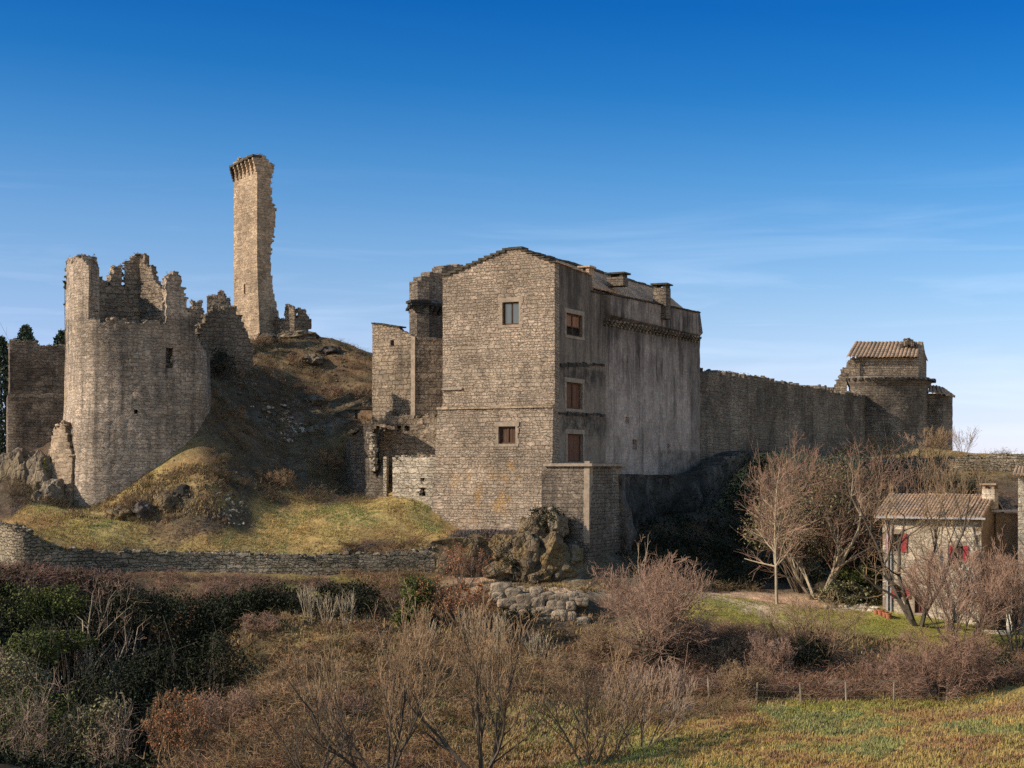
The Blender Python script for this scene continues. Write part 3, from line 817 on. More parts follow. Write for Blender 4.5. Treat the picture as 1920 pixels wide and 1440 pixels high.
def tiled_roof(name, A, B, C, D, mat, parent=None, tw=.22, th=.09, rows=.42, seed=3):
    """eave A->B, ridge C (above A) -> D (above B): rows of half-round tiles"""
    rng = np.random.RandomState(seed)
    A, B, C, D = [np.array(v, float) for v in (A, B, C, D)]
    n = max(2, int(np.linalg.norm(B - A) / tw)); m = max(2, int(np.linalg.norm(C - A) / rows))
    nrm = np.cross(B - A, C - A); nrm /= np.linalg.norm(nrm)
    if nrm[2] < 0: nrm = -nrm
    prof_ = [(0, .0), (.18, .75), (.38, 1.0), (.62, 1.0), (.82, .75)]
    us = []; hs = []
    for i in range(n):
        for (a, h) in prof_: us.append((i + a) / n); hs.append(h)
    us.append(1.0); hs.append(0.0)
    us = np.array(us); hs = np.array(hs)
    vs = []; ks = []
    for k in range(m):
        vs += [k / m, (k + .97) / m]; ks += [1.0, .55]
    vs.append(1.0); ks.append(.6)
    V = np.zeros((len(vs), len(us), 3)); UV = np.zeros((len(vs), len(us), 2))
    col_j = rng.uniform(-.018, .018, (n + 1,))
    for r, (v, k) in enumerate(zip(vs, ks)):
        row_j = rng.uniform(-.012, .012, n + 1)
        e0 = A + (C - A) * v; e1 = B + (D - B) * v
        for q, u in enumerate(us):
            i = min(q // 5, n)
            sag = .05 * math.sin(u * 9 + v * 2) + .03 * math.sin(u * 23 + 1)
            V[r, q] = e0 + (e1 - e0) * u + nrm * (hs[q] * th * (.6 + .5 * k) + .03 * k + col_j[i] + row_j[i] + sag * .6)
            UV[r, q] = (u * n * tw, v * m * rows)
    R, W = len(vs), len(us)
    idx = np.arange(R * W).reshape(R, W)
    Q = np.stack([idx[:-1, :-1], idx[:-1, 1:], idx[1:, 1:], idx[1:, :-1]], -1).reshape(-1, 4)
    # underside and edges give the roof its thickness
    low = V.reshape(-1, 3) - np.array([0, 0, .16])
    Vall = np.concatenate([V.reshape(-1, 3), low]); off = R * W
    E = []
    for r in range(R - 1): E += [(idx[r + 1, 0], idx[r, 0], idx[r, 0] + off, idx[r + 1, 0] + off), (idx[r, -1], idx[r + 1, -1], idx[r + 1, -1] + off, idx[r, -1] + off)]
    for q in range(W - 1): E += [(idx[0, q], idx[0, q + 1], idx[0, q + 1] + off, idx[0, q] + off), (idx[-1, q + 1], idx[-1, q], idx[-1, q] + off, idx[-1, q + 1] + off)]
    QQ = np.concatenate([Q, (Q[:, ::-1] + off), np.array(E)])
    nF = np.cross(B - A, C - A)
    if nF[2] < 0: QQ = QQ[:, ::-1]
    return mk(name, Vall, [QQ], mat, parent, uv=np.concatenate([UV.reshape(-1, 2)] * 2), smooth=False)

def rock(name, c, r, mat, parent=None, seed=0, rough=.35, sub=3, boxy=1.0, freq=1.1, loc=None, smooth=False):
    """a lump of rock: subdivided octahedral sphere pushed about by noise"""
    V, Fs = ICO[sub]
    rng = random.Random(seed); o = Vector((rng.uniform(-50, 50), rng.uniform(-50, 50), rng.uniform(-50, 50)))
    W = []
    for v in V:
        p = Vector(v)
        if boxy != 1.0:
            k_ = sum(abs(q) ** (2 / boxy) for q in v) ** (boxy / 2)
            v = tuple(q / k_ for q in v)
        d = 1 + rough * .6 * mnoise.fractal(p * freq + o, 1.0, 2.1, 5)
        vd = mnoise.voronoi(p * 1.5 * freq + o)[0]
        f = (vd[0] - .35) * rough * 1.1 + (min(vd[1] - vd[0], .25)) * rough * .5
        W.append((c[0] + v[0] * r[0] * (d + f), c[1] + v[1] * r[1] * (d + f), c[2] + v[2] * r[2] * (d + f)))
    return mk(name, np.array(W), [Fs], mat, parent, smooth=smooth, loc=loc)

def _ico():
    t = (1 + 5 ** .5) / 2
    V = [(-1, t, 0), (1, t, 0), (-1, -t, 0), (1, -t, 0), (0, -1, t), (0, 1, t), (0, -1, -t), (0, 1, -t), (t, 0, -1), (t, 0, 1), (-t, 0, -1), (-t, 0, 1)]
    V = [tuple(np.array(v) / np.linalg.norm(v)) for v in V]
    T = [(0,11,5),(0,5,1),(0,1,7),(0,7,10),(0,10,11),(1,5,9),(5,11,4),(11,10,2),(10,7,6),(7,1,8),(3,9,4),(3,4,2),(3,2,6),(3,6,8),(3,8,9),(4,9,5),(2,4,11),(6,2,10),(8,6,7),(9,8,1)]
    out = {0: (list(V), np.array(T))}
    for s in range(1, 6):
        cache = {}; nT = []
        def mid(a, b):
            k = (min(a, b), max(a, b))
            if k not in cache:
                m = (np.array(V[a]) + np.array(V[b])) / 2; m /= np.linalg.norm(m)
                V.append(tuple(m)); cache[k] = len(V) - 1
            return cache[k]
        for a, b_, c_ in T:
            x, y, z = mid(a, b_), mid(b_, c_), mid(c_, a)
            nT += [(a, x, z), (b_, y, x), (c_, z, y), (x, y, z)]
        T = nT
        out[s] = (list(V), np.array(T))
    return out
ICO = _ico()
# ------------------------------------------------------------------ main keep-house of the castle
def ray_line(px, p, d):
    k = (px - 960.0) / F
    t = (k * p[1] - p[0]) / (d[0] - k * d[1])
    return np.array([p[0] + t * d[0], p[1] + t * d[1]]), t

A_ = math.radians(26.5)
dR = np.array([math.sin(A_), math.cos(A_)]); dFl = np.array([-math.cos(A_), math.sin(A_)])
C0 = np.array(XY(1040, 112.0))
FLc, LF = ray_line(830, C0, dFl)
LR = 31.0
def pt(s, t): return C0 + dFl * s + dR * t
main = Path([FLc, C0, pt(0, LR), pt(LF, LR)], closed=True)
root = empty('fortified_house', (pt(LF / 2, LR / 2)[0], pt(LF / 2, LR / 2)[1], -4.4),
             'tall gabled stone house of the castle with boarded windows and a streaked side wall', 'castle building')
front_prof = prof(Path([FLc, C0]), [(830, 519), (848, 510), (950, 469), (958, 466), (976, 466), (985, 470), (1040, 493)])
T1 = ray_line(1109, C0, dR)[1]; T2 = ray_line(1131, C0, dR)[1]
PZ = lambda t: 13.5 + (t - 8.9) * .02
def main_top(u):
    if u <= LF: return front_prof(u)
    t = u - LF
    if t <= LR: return (14.96 - .035 * t) if t < T1 else (PZ(t) if t < 29.6 else 12.2)
    return 14.2
ZS = (HOR - 763) / F * 113
def batter(z): return 0.0 if z > ZS else .26 + (ZS - z) * .045
nF = np.array([-math.sin(A_), -math.cos(A_)])
def main_offv(u, z):
    L = main.L
    o = batter(z)
    if u < 1e-4 or u > L - 1e-4: return nF * o + dFl * o
    if u <= LF + 1e-4: return nF * o
    t = u - LF
    v = np.zeros(2)
    if t < LR + 1e-4 and t > T2 and z > 11.75 + (t - 8.9) * .01: v = v - dFl * .42
    if u > LF + LR + LF: v = dFl * o * min(1, (u - LF - LR - LF) / 1.0 if False else 1)
    return v
def hole(path, x0, x1, y0, y1):
    u0, za = path.at(x0, y0); u1, zb_ = path.at(x1, y1)
    return (u0, u1, zb_, za)
H_up = hole(main, 942, 973, 567, 608); H_lo = hole(main, 939, 971, 800, 832)
H_s1 = hole(main, 1062, 1092, 586, 633); H_s2 = hole(main, 1062, 1092, 716, 768); H_d = hole(main, 1064, 1093, 813, 866)
SL = [hole(main, 1173, 1180, 782, 794), hole(main, 1186, 1194, 824, 843), hole(main, 1251, 1258, 832, 851)]
# front wall carries the coursed stone, the long side its old render: two meshes that meet at the corner
fw = Path([FLc, C0])
cellwall('front_wall', fw, -6.2, front_prof, M['front'], root, cu=.3, cz=.22, th=.8, jit=.028, clamp=True, holes=[H_up, H_lo],
         offv=lambda u, z: (nF * batter(z) + (dFl * batter(z) if u < 1e-4 else 0)), seed=1)
TS = .79    # the front wall's own thickness turns the corner
side_path = Path([pt(0, TS), pt(0, LR), pt(LF, LR), pt(LF, TS)])
def side_top(u): return main_top(u + TS + LF) if u + TS < LR else 14.2
def side_offv(u, z):
    u = u + TS
    if u > LR + LF + 1e-4: return dFl * batter(z)
    if T2 < u < LR - .2 and z > 11.75 + (u - 8.9) * .01: return -dFl * .42
    return np.zeros(2)
sh = lambda h: (h[0] - LF - TS, h[1] - LF - TS, h[2], h[3])
cellwall('side_wall', side_path, -6.2, side_top, M['render'], root, cu=.45, cz=.3, th=.8, jit=.022, clamp=True,
         holes=[sh(h) for h in (H_s1, H_s2, H_d)] + [sh(h) for h in SL], offv=side_offv, seed=2)

def window(parent, path, h, frame_mat, pane_mat, extra=0.0, surround=None, mull=True, name='window', sw=.22, boards=False, rail=False, half=1.0):
    u0, u1, z0, z1 = h
    uc, zc_ = (u0 + u1) / 2, (z0 + z1) / 2
    hu, hz = (u1 - u0) / 2, (z1 - z0) / 2
    mb = MB(); f = .055
    for s in (-1, 1):
        wall_box(mb, path, uc + s * (hu - f), zc_, f, hz, extra - .2, .1)
        wall_box(mb, path, uc, zc_ + s * (hz - f), hu - 2 * f, f, extra - .2, .1)
    if mull: wall_box(mb, path, uc, zc_, .045, hz - 2 * f, extra - .19, .1)
    if rail: wall_box(mb, path, uc, zc_ - hz * .15, hu - 2 * f, .04, extra - .2, .1)
    w = mb.build(name, frame_mat, parent)
    mb = MB()
    if boards:
        nb = max(3, int(2 * hu / .17)); r = random.Random(int(u0 * 100))
        for k in range(nb):
            wall_box(mb, path, u0 + (k + .5) * 2 * hu / nb, zc_ + hz * (1 - half), hu / nb - .008, (hz - f) * half, extra - .235 - r.uniform(0, .03), .04)
        mb.build('shutter', pane_mat, w)
        if half < 1:
            mb = MB(); wall_box(mb, path, uc, zc_, hu - f, hz - f, extra - .4, .03); mb.build('backing', M['void'], w)
    else:
        wall_box(mb, path, uc, zc_, hu - f, hz - f, extra - .25, .02)
        mb.build('pane', pane_mat, w)
    if surround:
        mb = MB(); r = random.Random(int(u0 * 77))
        for s in (-1, 1):
            zz = z0
            k = 0
            while zz < z1 - .05:
                hh = min(.38, z1 - zz); ww = sw * (1.0 if k % 2 else 1.5)
                wall_box(mb, path, uc + s * (hu + ww / 2), zz + hh / 2, ww / 2, hh / 2 - .002, extra + .02, .3, r, .004)
                zz += hh; k += 1
        wall_box(mb, path, uc, z1 + .17, hu + sw * 1.6, .165, extra + .024, .3, r, .005)
        wall_box(mb, path, uc, z0 - .11, hu + sw * 1.3, .1, extra + .05, .35, r, .006)
        mb.build('surround', surround, w)
    return w
window(root, main, H_up, M['wood'], M['glass'], 0, M['dressed'], sw=.22)
window(root, main, H_lo, M['wood'], M['wood'], batter(2.2) + .02, M['dressed'], boards=True, sw=.18)
M['shut2'] = wood('orange_boards', (.33, .175, .105), (.22, .11, .07))
window(root, main, H_s1, M['wood'], M['shut2'], 0, M['dressed_dark'], boards=True, rail=True, half=.62)
window(root, main, H_s2, M['wood'], M['redwood'], 0, M['dressed_dark'], boards=True)
window(root, main, H_d, M['wood'], M['redwood'], 0, M['dressed_dark'], boards=True, name='door', mull=False)
# string course on the front
r = random.Random(4)
mb = MB(); wall_box(mb, fw, LF / 2 - .15, ZS + .02, LF / 2 + .16, .1, .40, .5)
mb.build('string_course', M['keep'], root)
mb = MB()
wall_box(mb, fw, .85, ZS + 1.45, .85, .07, .16, .3, r, .02)
mb.build('ledge', M['dressed_dark'], root)
# stepped coping slabs up the gable
mb = MB()
for k in range(11):
    px = 838 + k * 11.3; py = 515 - k * 4.75
    u, z = fw.at(px, py); 
    wall_box(mb, fw, u, z + .02, .36, .075, .14, 1.15, r, .015)
u, z = fw.at(967, 466); wall_box(mb, fw, u, z + .03, .55, .08, .14, 1.15, r, .01)
for k in range(6):
    px = 983 + k * 10.5; py = 470 + k * 4.2
    u, z = fw.at(px, py); wall_box(mb, fw, u, z + .02, .27, .045, .1, 1.1, r, .015)
mb.build('gable_coping', M['moss'], root)
mb = MB()
for k in range(9):
    t = (k + .5) * T1 / 9; p = pt(.35, t)
    mb.box((p[0], p[1], 14.99 - .035 * t), dR, T1 / 18, .5, .05, r, .02)
mb.build('wall_coping', M['tileold'], root)
# moss ledges where a balcony once was
M['stain'] = rock_mat('black_stained_stone', (.055, .05, .045), (.03, .028, .026), (.09, .08, .065), 2.0, .08)
side_line = Path([C0, pt(0, LR)])
for (x0, x1, y0, y1) in ((1050, 1131, 684, 684), (1047, 1132, 775, 778)):
    mb = MB()
    u0, za = side_line.at(x0, y0); u1, zb_ = side_line.at(x1, y1)
    n = 12
    for k in range(n):
        f_ = (k + .5) / n
        wall_box(mb, side_line, u0 + (u1 - u0) * f_, za + (zb_ - za) * f_ + r.uniform(-.06, .06), (u1 - u0) / n / 2, r.uniform(.05, .16), r.uniform(.05, .14), .4, r, .04)
    mb.build('ledge', M['stain'], root)
# corbels under the parapet
mb = MB(); t = T2 + .25
while t < LR - .35:
    z = 11.72 + (t - 8.9) * .01
    for q, (o_, d_) in enumerate(((.16, .38), (.29, .2), (.41, .04))):
        wall_box(mb, side_line, t, z - .12 - d_, .15, .1, o_, .6, r, .02)
    t += .78
mb.build('corbels', M['dark'], root)
# coping of the parapet
mb = MB(); t = T1 + .3
while t < 29.4:
    p = pt(.2 - (.42 if t > T2 else 0) + .2, t)
    mb.box((p[0], p[1], PZ(t) + .06), dR, .42, .52, .06, r, .02); t += .86
mb.build('parapet_coping', M['stain'], root)
# set-back attic wall, roof, chimneys
aw = Path([pt(1.35, T1 - .6), pt(1.35, 29.6), pt(5.2, 29.6)])
cellwall('attic_wall', aw, 11.5, lambda u: 14.15 + max(0, (u - (29.6 - T1 + .6))) * .5, M['dressed_dark'], root, cu=.8, cz=.4, th=.4, clamp=True, jit=.01)
SR = LF - main.at(967); ZR = 16.05; ZE = 14.15
e3 = lambda s, t, z: (pt(s, t)[0], pt(s, t)[1], z)
tiled_roof('roof', e3(.95, T1 - .1, ZE), e3(.95, 29.9, ZE), e3(SR, T1 - .1, ZR), e3(SR, 29.9, ZR), M['tileold'], root, seed=1)
tiled_roof('roof', e3(.7, .6, ZE - .1), e3(.7, T1 - .1, ZE - .1), e3(SR, .6, ZR - .02), e3(SR, T1 - .1, ZR - .02), M['tileold'], root, seed=2)
tiled_roof('roof', e3(LF + .2, 29.9, ZE), e3(LF + .2, .6, ZE), e3(SR, 29.9, ZR - .01), e3(SR, .6, ZR - .01), M['tileold'], root, seed=4)
mb = MB()
for k in range(34):
    t = .9 + k * .86; p = pt(SR, t)
    mb.box((p[0], p[1], ZR + .1 + r.uniform(0, .08)), dR, .45, .16, .08, r, .03)
mb.build('ridge_tiles', M['moss'], root)
def chimney(parent, c, ztop, zbot, hw, hd, mat, capmat, holes=True):
    mb = MB(); n = max(3, int((ztop - zbot) / .3)); r = random.Random(int(c[0] * 10))
    for k in range(n):
        mb.box((c[0], c[1], zbot + (k + .5) * (ztop - zbot) / n), dR, hd, hw, (ztop - zbot) / n / 2 + (.001 if k % 2 else 0), r, .008)
    ch = mb.build('chimney', mat, parent)
    mb = MB()
    for (a, b_) in ((-.75, -.7), (.75, -.7), (-.75, .7), (.75, .7), (0, -.7), (0, .7)):
        q = np.array(c) + dR * hd * a + dFl * hw * b_
        mb.box((q[0], q[1], ztop + .12), dR, .13, .13, .12, r, .01)
    mb.box((c[0], c[1], ztop + .31), dR, hd + .16, hw + .16, .07, r, .02)
    mb.build('chimney_cap', capmat, ch)
    return ch
Yc = 124.0; chimney(root, XY(1158, Yc), P(0, 521, Yc)[2], 14.6, .7, .55, M['dark'], M['moss'])
Yc = 130.5; chimney(root, XY(1241, Yc), P(0, 541, Yc)[2], 12.6, .58, .55, M['dark'], M['moss'])
Yc = 119.5; chimney(root, XY(1100, Yc), P(0, 509, Yc)[2], 14.6, .38, .45, M['tileold'], M['tileold'])

# ------------------------------------------------------------------ platform with buttress in front of the door
B0, _ = ray_line(1016, C0 + nF * 1.15, dFl); B1, _ = ray_line(1105, C0 + nF * 1.15, dFl); B2, _ = ray_line(1165, B1, dR)
B3 = B2 + dFl * 2.6
bp = Path([B0, B1, B2])
def butt_off(u, z): return .02 * max(0, .5 - z)
plat = empty('buttress_platform', (B1[0], B1[1], -6), 'low square stone buttress with a flat top below the side door', 'buttress')
cellwall('wall', bp, -7.5, lambda u: P(0, 868, 110)[2], M['dark'], plat, cu=.32, cz=.24, th=.7, jit=.03, clamp=True, offs=butt_off, seed=7)
mb = MB()
c4 = (B0 + B1 + B2 + B3) / 4
mb.box((c4[0], c4[1], .32), dR, 3.2, 1.9, .1)
mb.build('top_slab', M['dressed_dark'], plat)
mb = MB(); z = -5.2; k = 0
while z < .2:
    hh = r.uniform(.34, .46); w = .42 + r.uniform(-.04, .04)
    p = B1 + dFl * (w / 2 - .03) + nF * (butt_off(0, z) - .27)
    mb.box((p[0], p[1], z + hh / 2), dFl, w / 2, .3, hh / 2 - .002, r, .004); z += hh; k += 1
mb.build('quoins', M['dressed'], plat)

# ------------------------------------------------------------------ dark cliff under the side wall
cp = catmull([B2 - dFl * .2 - dR * .5, pt(-1.4, 11), pt(-1.2, 17), pt(-2.2, 23), pt(-2.6, 28), pt(-2.0, 33), pt(-1.8, 40), pt(-.8, 48), pt(.2, 60)], 4)
cpath = Path(cp)
def cliff_off(u, z): return .7 * mnoise.fractal(Vector((u * .35, z * .3, 3)), 1.0, 2.2, 5) + .06 * max(0, 1 - z)
cliff_top = prof(cpath, [(1166, 893), (1200, 890), (1290, 893), (1330, 880), (1380, 850), (1400, 845), (1500, 850)])
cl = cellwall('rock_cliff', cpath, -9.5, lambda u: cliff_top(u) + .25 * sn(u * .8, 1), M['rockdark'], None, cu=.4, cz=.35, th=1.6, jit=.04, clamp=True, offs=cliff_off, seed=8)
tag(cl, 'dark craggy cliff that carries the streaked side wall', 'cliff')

# ------------------------------------------------------------------ long curtain wall
K0 = pt(-.1, LR - 2.5) - dFl * -.5
K1 = np.array(XY(1625, 186.0))
kp = Path([K0, K1])
ktop = prof(kp, [(1300, 690), (1310, 693), (1440, 709), (1600, 737), (1620, 740)])
cw = cellwall('curtain_wall', kp, -2.0, lambda u: ktop(u), M['dark'], None, cu=.4, cz=.3, th=1.2, jit=.05, rag=.28, seed=9)
tag(cw, 'long grey curtain wall with uneven top running to the tiled tower', 'wall')

# ------------------------------------------------------------------ tiled end tower
YT = 186.0
et = empty('tiled_tower', (XY(1670, YT)[0], YT + 3, 2.5), 'dark end tower with a tiled roof hut on top and a small tiled turret', 'tower')
def pth(l): return Path([XY(*p) for p in l])
drum = pth(catmull([(1592, 189), (1600, 186.5), (1640, 185.2), (1690, 185.4), (1722, 186.2), (1738, 188), (1740, 192)], 3))
def drum_off(u, z):
    zt = (HOR - 712) / F * YT
    return max(0, 1 - abs(z - zt) / .8) * .5 + .1 * max(0, (4 - z) * .1)
cellwall('drum_wall', drum, 0, lambda u: (HOR - 706) / F * YT, M['dark'], et, cu=.4, cz=.3, th=.8, jit=.04, clamp=True, offs=drum_off, seed=10)
mb = MB()
for k in range(26):
    u = drum.L * (k + .5) / 26
    wall_box(mb, drum, u, (HOR - 711) / F * YT, .22, .16, .95 if k > 18 else .6, 1.0, r, .04)
mb.build('cornice', M['stain'], et)
hut = pth([(1590, 187.0), (1724, 187.0), (1738, 191), (1606, 191)])
hp = Path([XY(1594, 187.2), XY(1722, 187.2), XY(1737, 192.0), XY(1612, 192.5)], closed=True)
zw = (HOR - 671) / F * 187
zr = (HOR - 643) / F * 190
def hut_top(u):
    if u <= hp.c[1]: return zw
    if u <= hp.c[2]:
        f_ = (u - hp.c[1]) / hp.l[1]; return zw + (zr - zw + .25) * (f_ / .55 if f_ < .55 else (1 - f_) / .45 * .9 + .1)
    return zw
cellwall('hut_wall', hp, 9, hut_top, M['ruin'], et, cu=.4, cz=.3, th=.5, clamp=True, jit=.02, seed=11)
tiled_roof('roof', P(1587, 669, 186.7), P(1721, 669, 186.7), P(1603, 642, 190.2), P(1727, 642, 190.2), M['tile'], et, tw=.46, th=.17, rows=.6)
tiled_roof('roof', P(1740, 676, 193), P(1606, 676, 193), P(1727, 643, 190.3), P(1603, 643, 190.3), M['tileold'], et, tw=.46, th=.17, rows=.6)
mb = MB()
for k in range(16):
    x = 1688 + k * 2.0; mb.box(P(x, 650 - 9 * math.sin(k * .21) * r.uniform(.5, 1.1) - r.uniform(0, 4), 188.6 + r.uniform(-.3, .3)), (1, .2), r.uniform(.1, .22), .25, r.uniform(.15, .35), r, .06)
mb.build('broken_chimney', M['dark'], et)
# torn masonry on the left of the hut
tm = pth([(1556, 187.6), (1612, 187.0)])
tmt = prof(tm, [(1556, 735), (1563, 730), (1568, 712), (1573, 705), (1578, 690), (1584, 685), (1588, 674), (1600, 671), (1612, 671)])
tmh = [tm.at(1588, 715) + tm.at(1601, 733)]
tmh = [(tmh[0][0], tmh[0][2], tmh[0][3], tmh[0][1])]
cellwall('broken_wall', tm, 5, tmt, M['ruin'], et, cu=.28, cz=.3, th=1.6, jit=.07, rag=.3, holes=tmh, seed=12)
tu = pth([(1738, 189.0), (1768, 188.6), (1784, 190.0), (1786, 194)])
tut = prof(tu, [(1738, 736), (1768, 738), (1784, 742)])
cellwall('turret_wall', tu, 1, lambda u: P(0, 738, 189)[2], M['dark'], et, cu=.4, cz=.3, th=.5, clamp=True, jit=.03, seed=13)
tiled_roof('roof', P(1740, 736, 188.4), P(1774, 740, 188.2), P(1742, 723, 191.5), P(1764, 726, 191.0), M['tile'], et, tw=.46, th=.15, rows=.5, seed=8)
tiled_roof('roof', P(1774, 741, 188.2), P(1790, 744, 192.0), P(1764, 727, 191.0), P(1766, 727, 192.0), M['tileold'], et, tw=.46, th=.15, rows=.5, seed=9)

# ------------------------------------------------------------------ corbelled square tower behind the house
bt_p = pth([(783, 133.2), (882, 138.2), (882, 142)])
bt = empty('corbelled_tower', (XY(830, 136)[0], 137, 0), 'dark square tower with broken battlements rising behind the gabled house', 'tower')
btop = prof(bt_p, [(783, 527), (790, 527), (791, 520), (806, 519), (807, 512), (822, 511), (823, 514), (829, 514), (830, 500), (840, 498), (850, 499), (866, 497), (867, 504), (880, 504)])
zc = P(0, 574, 134)[2]
cellwall('wall', bt_p, -1, btop, M['dark'], bt, cu=.25, cz=.25, th=1.0, jit=.03, offs=lambda u, z: .3 if zc < z < zc + .3 else (.0 if z > zc else -.05), seed=14)
bl_p = Path([np.array(XY(783, 133.2)) + np.array([-.9, 5.0]), np.array(XY(783, 133.2))])
cellwall('wall', bl_p, -1, lambda u: P(0, 527, 133.2)[2], M['dark'], bt, cu=.4, cz=.25, th=1.0, jit=.03, seed=15)
mb = MB()
for k in range(9):
    u = k * .6 + .2
    for o_, d_ in ((.18, .5), (.32, .3), (.46, .1)): wall_box(mb, bt_p, u, zc - d_, .17, .12, o_, .5, r, .02)
for k in range(5):
    for o_, d_ in ((.2, .5), (.42, .3), (.7, .1)): wall_box(mb, bl_p, bl_p.L - k * .7 - .05, zc - d_, .2, .12, o_, .7, r, .02)
for (hw_, py) in ((.35, 580), (.55, 575.5), (.8, 571), (.95, 566.5)):
    mb.box(P(785, py, 133.5), (1, .37), hw_, hw_ * .8, .115, r, .02)
for k in range(6):
    wall_box(mb, bt_p, .35 + k * .8, zc + .14, .41, .12, .55, .8, r, .02)
mb.build('corbels', M['stain'], bt)

# ------------------------------------------------------------------ low two-faced tower left of the house
lt_p = pth([(698, 124.0), (778, 121.6), (838, 122.1)])
lt = empty('gatehouse_ruin', (XY(770, 123)[0], 123, 2), 'roofless two-faced stone tower with sloping top left of the gabled house', 'tower')
ltop = prof(lt_p, [(698, 606), (747, 613), (749, 617), (778, 631), (800, 632), (835, 635)])
nic = hole(lt_p, 732, 739, 638, 648)
cellwall('wall', lt_p, -1.5, ltop, M['ruin'], lt, cu=.3, cz=.24, th=.8, jit=.035, clamp=True, holes=[nic], seed=16)
mb = MB(); z = 3.5; k = 0
while z < 10.2:
    hh = r.uniform(.32, .42); w = .4 + r.uniform(-.05, .05)
    d_ = lt_p.seg[0][1] - lt_p.seg[0][0]; d_ = d_ / np.linalg.norm(d_)
    p = lt_p.p[1] - d_ * (w / 2 - .02) + np.array([-d_[1], d_[0]]) * .26
    mb.box((p[0], p[1], z + hh / 2), d_, w / 2, .29, hh / 2 - .002, r, .004); z += hh; k += 1
mb.build('quoins', M['dressed'], lt)
mb = MB()
for k in range(8):
    u, z = lt_p.at(700 + k * 6.6, 606.5 + k * .95); wall_box(mb, lt_p, u, z + .03, .16, .05, .08, .95, r, .015)
mb.build('coping', M['moss'], lt)

# ------------------------------------------------------------------ niche wall, vaulted ruin, lower wall
nw_p = pth([(712, 122.0), (838, 120.6)])
nwt = prof(nw_p, [(712, 800), (720, 800), (721, 773), (732, 772), (733, 779), (760, 778), (790, 780), (838, 777)])
nh = [hole(nw_p, 744, 752, 798, 808), hole(nw_p, 758, 768, 798, 808)]
def punch(u, z):
    return mnoise.noise(Vector((u * 1.3, z * 1.6, 5))) < .36
nwall = cellwall('niche_wall', nw_p, -3.2, nwt, M['ruin'], None, cu=.26, cz=.22, th=.9, jit=.07, rag=.16, holes=nh, seed=17, offs=lambda u, z: .16 * mnoise.noise(Vector((u * 1.1, z * 1.2, 9))))
tag(nwall, 'pitted stone wall with two small square niches beside the gabled house', 'wall')
lw_p = pth([(736, 117.2), (838, 115.6)])
lwt = prof(lw_p, [(738, 859), (770, 858), (838, 855)])
lwall = cellwall('courtyard_wall', lw_p, -4.2, lwt, M['pale'], None, cu=.3, cz=.2, th=.7, jit=.03, rag=.1, holes=[hole(lw_p, 788, 796, 896, 903), hole(lw_p, 786, 798, 914, 930)], seed=18)
tag(lwall, 'pale neatly coursed low wall above the grass beside the house', 'wall')
gp_p = pth([(718.5, 118.4), (724.5, 118.35)])
gp = empty('gate_pier', (XY(722, 118.4)[0], 118.6, -2.2), 'narrow upright stone gate pier left of the pale courtyard wall', 'pier')
cellwall('shaft', gp_p, -4.0, lambda u: P(0, 858, 118.4)[2], M['pale'], gp, cu=.3, cz=.3, th=.6, jit=.02, seed=19)
vt = empty('vault_ruin', (XY(690, 121)[0], 121.5, -2.4), 'rounded remains of a vaulted building with a torn sunlit edge', 'ruin')
v_p = pth(catmull([(648, 127.5), (652, 123.7), (664, 121.6), (685, 120.5), (705, 120.1), (722, 120.0)], 4))
vtop = prof(v_p, [(648, 845), (652, 832), (660, 815), (670, 803), (684, 795), (698, 794), (712, 797), (722, 800)])
vholepts = [(694, 818, 880), (700, 803, 888), (706, 800, 892), (712, 801, 888), (718, 803, 872), (722, 806, 866)]
_vu = [(v_p.at(a, b), v_p.at(a, c_)) for a, b, c_ in vholepts]
def vkeep(u, z):
    us = [a[0][0] for a in _vu]
    if u < us[0]: return True
    hi = np.interp(u, us, [a[0][1] for a in _vu]); lo = np.interp(u, us, [a[1][1] for a in _vu])
    n_ = .25 * mnoise.noise(Vector((u * 2, z * 2, 1)))
    return not (lo + n_ < z < hi + n_)
cellwall('wall', v_p, -4.0, vtop, M['dark'], vt, cu=.24, cz=.22, th=1.1, jit=.06, keep=vkeep, seed=20)
# torn edge of the vault: rubble core showing, its sunlight put into paler stone
mb = MB()
for k in range(60):
    f_ = r.random(); px = 692 + 6 * math.sin(f_ * 2.2) + r.uniform(-2, 9) * (1 - f_ * .3); py = 806 + f_ * 74
    mb.box(P(px, py, 119.9 + r.uniform(-.1, .5)), (1, r.uniform(-.6, .6)), r.uniform(.07, .2), r.uniform(.1, .25), r.uniform(.06, .16), r, .05)
mb.build('rubble_core', M['pale'], vt)
mb = MB()
for k in range(26):
    f_ = k / 25.0; px = 660 + f_ * 78; py = float(np.interp(px, [648, 660, 684, 698, 722, 738], [838, 812, 794, 792, 798, 802]))
    mb.box(P(px, py + 1, 121.8 - 1.6 * f_), (1, -.1), .2, .7, .09, r, .06)
mb.build('turf_cap', M['ruin'], vt)

